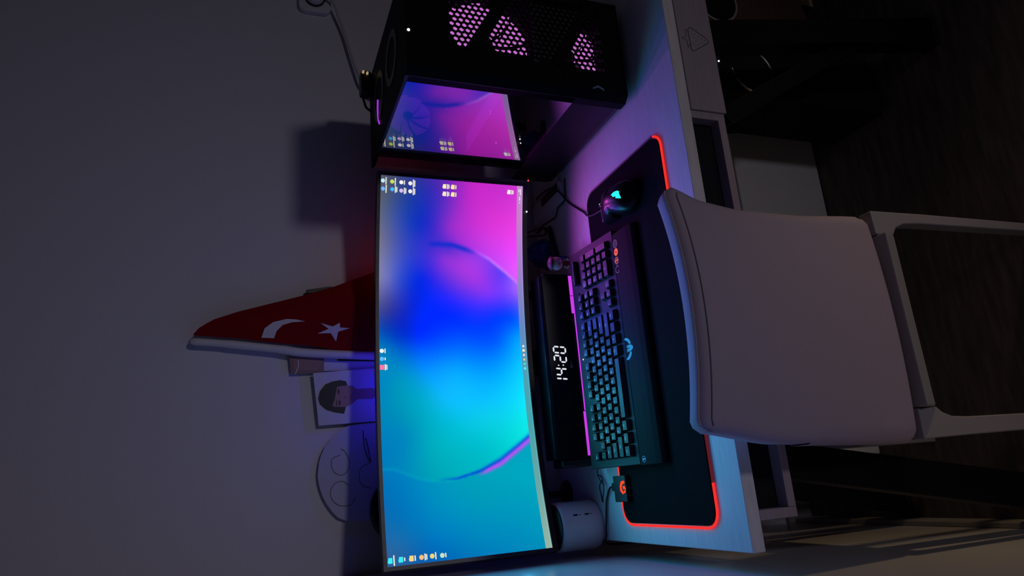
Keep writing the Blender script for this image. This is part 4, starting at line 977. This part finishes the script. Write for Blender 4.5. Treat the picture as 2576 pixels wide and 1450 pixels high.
# ------------------------------------------------------------------ under the desk
MT['bench'] = mat('pale_box_board', (0.82, 0.80, 0.78, 1), 0.75)
bn = thing('storage_bench', 'low pale rounded storage box standing under the desk behind the chair', 'storage box', (0.53, 0.42, -D))
MB().prism([(0.094, -D + 0.004), (0.963, -D + 0.004), (0.963, -0.50), (0.950, -0.472), (0.925, -0.458), (0.13, -0.458), (0.105, -0.472), (0.094, -0.50)], 'y', 0.336, 0.585, 0.004).build('box_body', MT['bench'], bn)
MB().box(0.11, 0.95, 0.35, 0.57, -D, -D + 0.0038).build('plinth', MT['matte'], bn)
sw = thing('subwoofer', 'black box speaker under the right end of the desk with a shiny ring', 'speaker', (0.93, 0.12, -D))
MB().box(0.885, 1.03, 0.10, 0.265, -D + 0.012, -0.20, 0.006).build('cabinet', MT['matte'], sw)
MB().box(0.90, 1.01, 0.12, 0.25, -D, -D + 0.0118).build('foot', MT['matte'], sw)
MT['chrome'] = mat('thin_chrome', (0.6, 0.6, 0.58, 1), 0.2, 1.0)
MB().lathe([(0.052, -0.003), (0.055, -0.004), (0.057, -0.001), (0.057, 0.0), (0.052, 0.0), (0.052, -0.003)], (0.945, 0.0995, -0.345), 40, 'y').build('ring', MT['chrome'], sw, True)
MB().lathe([(0.020, -0.001), (0.050, -0.0024), (0.050, 0.0)], (0.945, 0.0993, -0.345), 32, 'y').build('cone', MT['black'], sw)
MB().lathe([(0.0016, -0.002), (0.0022, 0.0)], (0.957, 0.0995, -0.256), 10, 'y').build('glint_dot', MT['e_glint'], sw)  # glint on the speaker front, put in as a glowing dot
wb = thing('wooden_box', 'small brown wooden box with a dark round hole at the far right', 'box', (1.27, 0.36, -D))
MB().box(1.165, 1.42, 0.262, 0.50, -D + 0.002, -0.372, 0.002).build('box_body', MT['wood'], wb)
MB().box(1.175, 1.41, 0.2555, 0.2618, -0.56, -0.376, 0.001).build('front_board', MT['wood'], wb)
MB().lathe([(0.060, -0.002), (0.066, -0.002), (0.066, 0.0), (0.060, 0.0), (0.060, -0.002)], (1.272, 0.2553, -0.425), 36, 'y').build('hole_rim', MT['cream'], wb)
MB().lathe([(0.0595, -0.0008), (0.0595, 0.0)], (1.272, 0.2553, -0.425), 36, 'y').build('hole_shade_disc', MT['matte'], wb)  # flat black disc stands in for the shade inside the hole
tag(MB().prism([(1.30, 0.235), (1.45, 0.235), (1.45, 0.25), (1.327, 0.262)], 'z', -D, -D + 0.012).build('cardboard_piece', mat('cardboard', (0.62, 0.48, 0.24, 1), 0.8), None), 'scrap of yellowish cardboard on the floor at the far right', 'cardboard')
tag(MB().tube([(1.09 + 0.028 * math.cos(2 * math.pi * k / 12), 0.33 + 0.045 * math.sin(2 * math.pi * k / 12), -D + 0.004) for k in range(12)], 0.0035, 6, closed=True, smooth=2).build('cable_loop', MT['cable'], None), 'small black cable loop lying on the dark floor', 'cable')
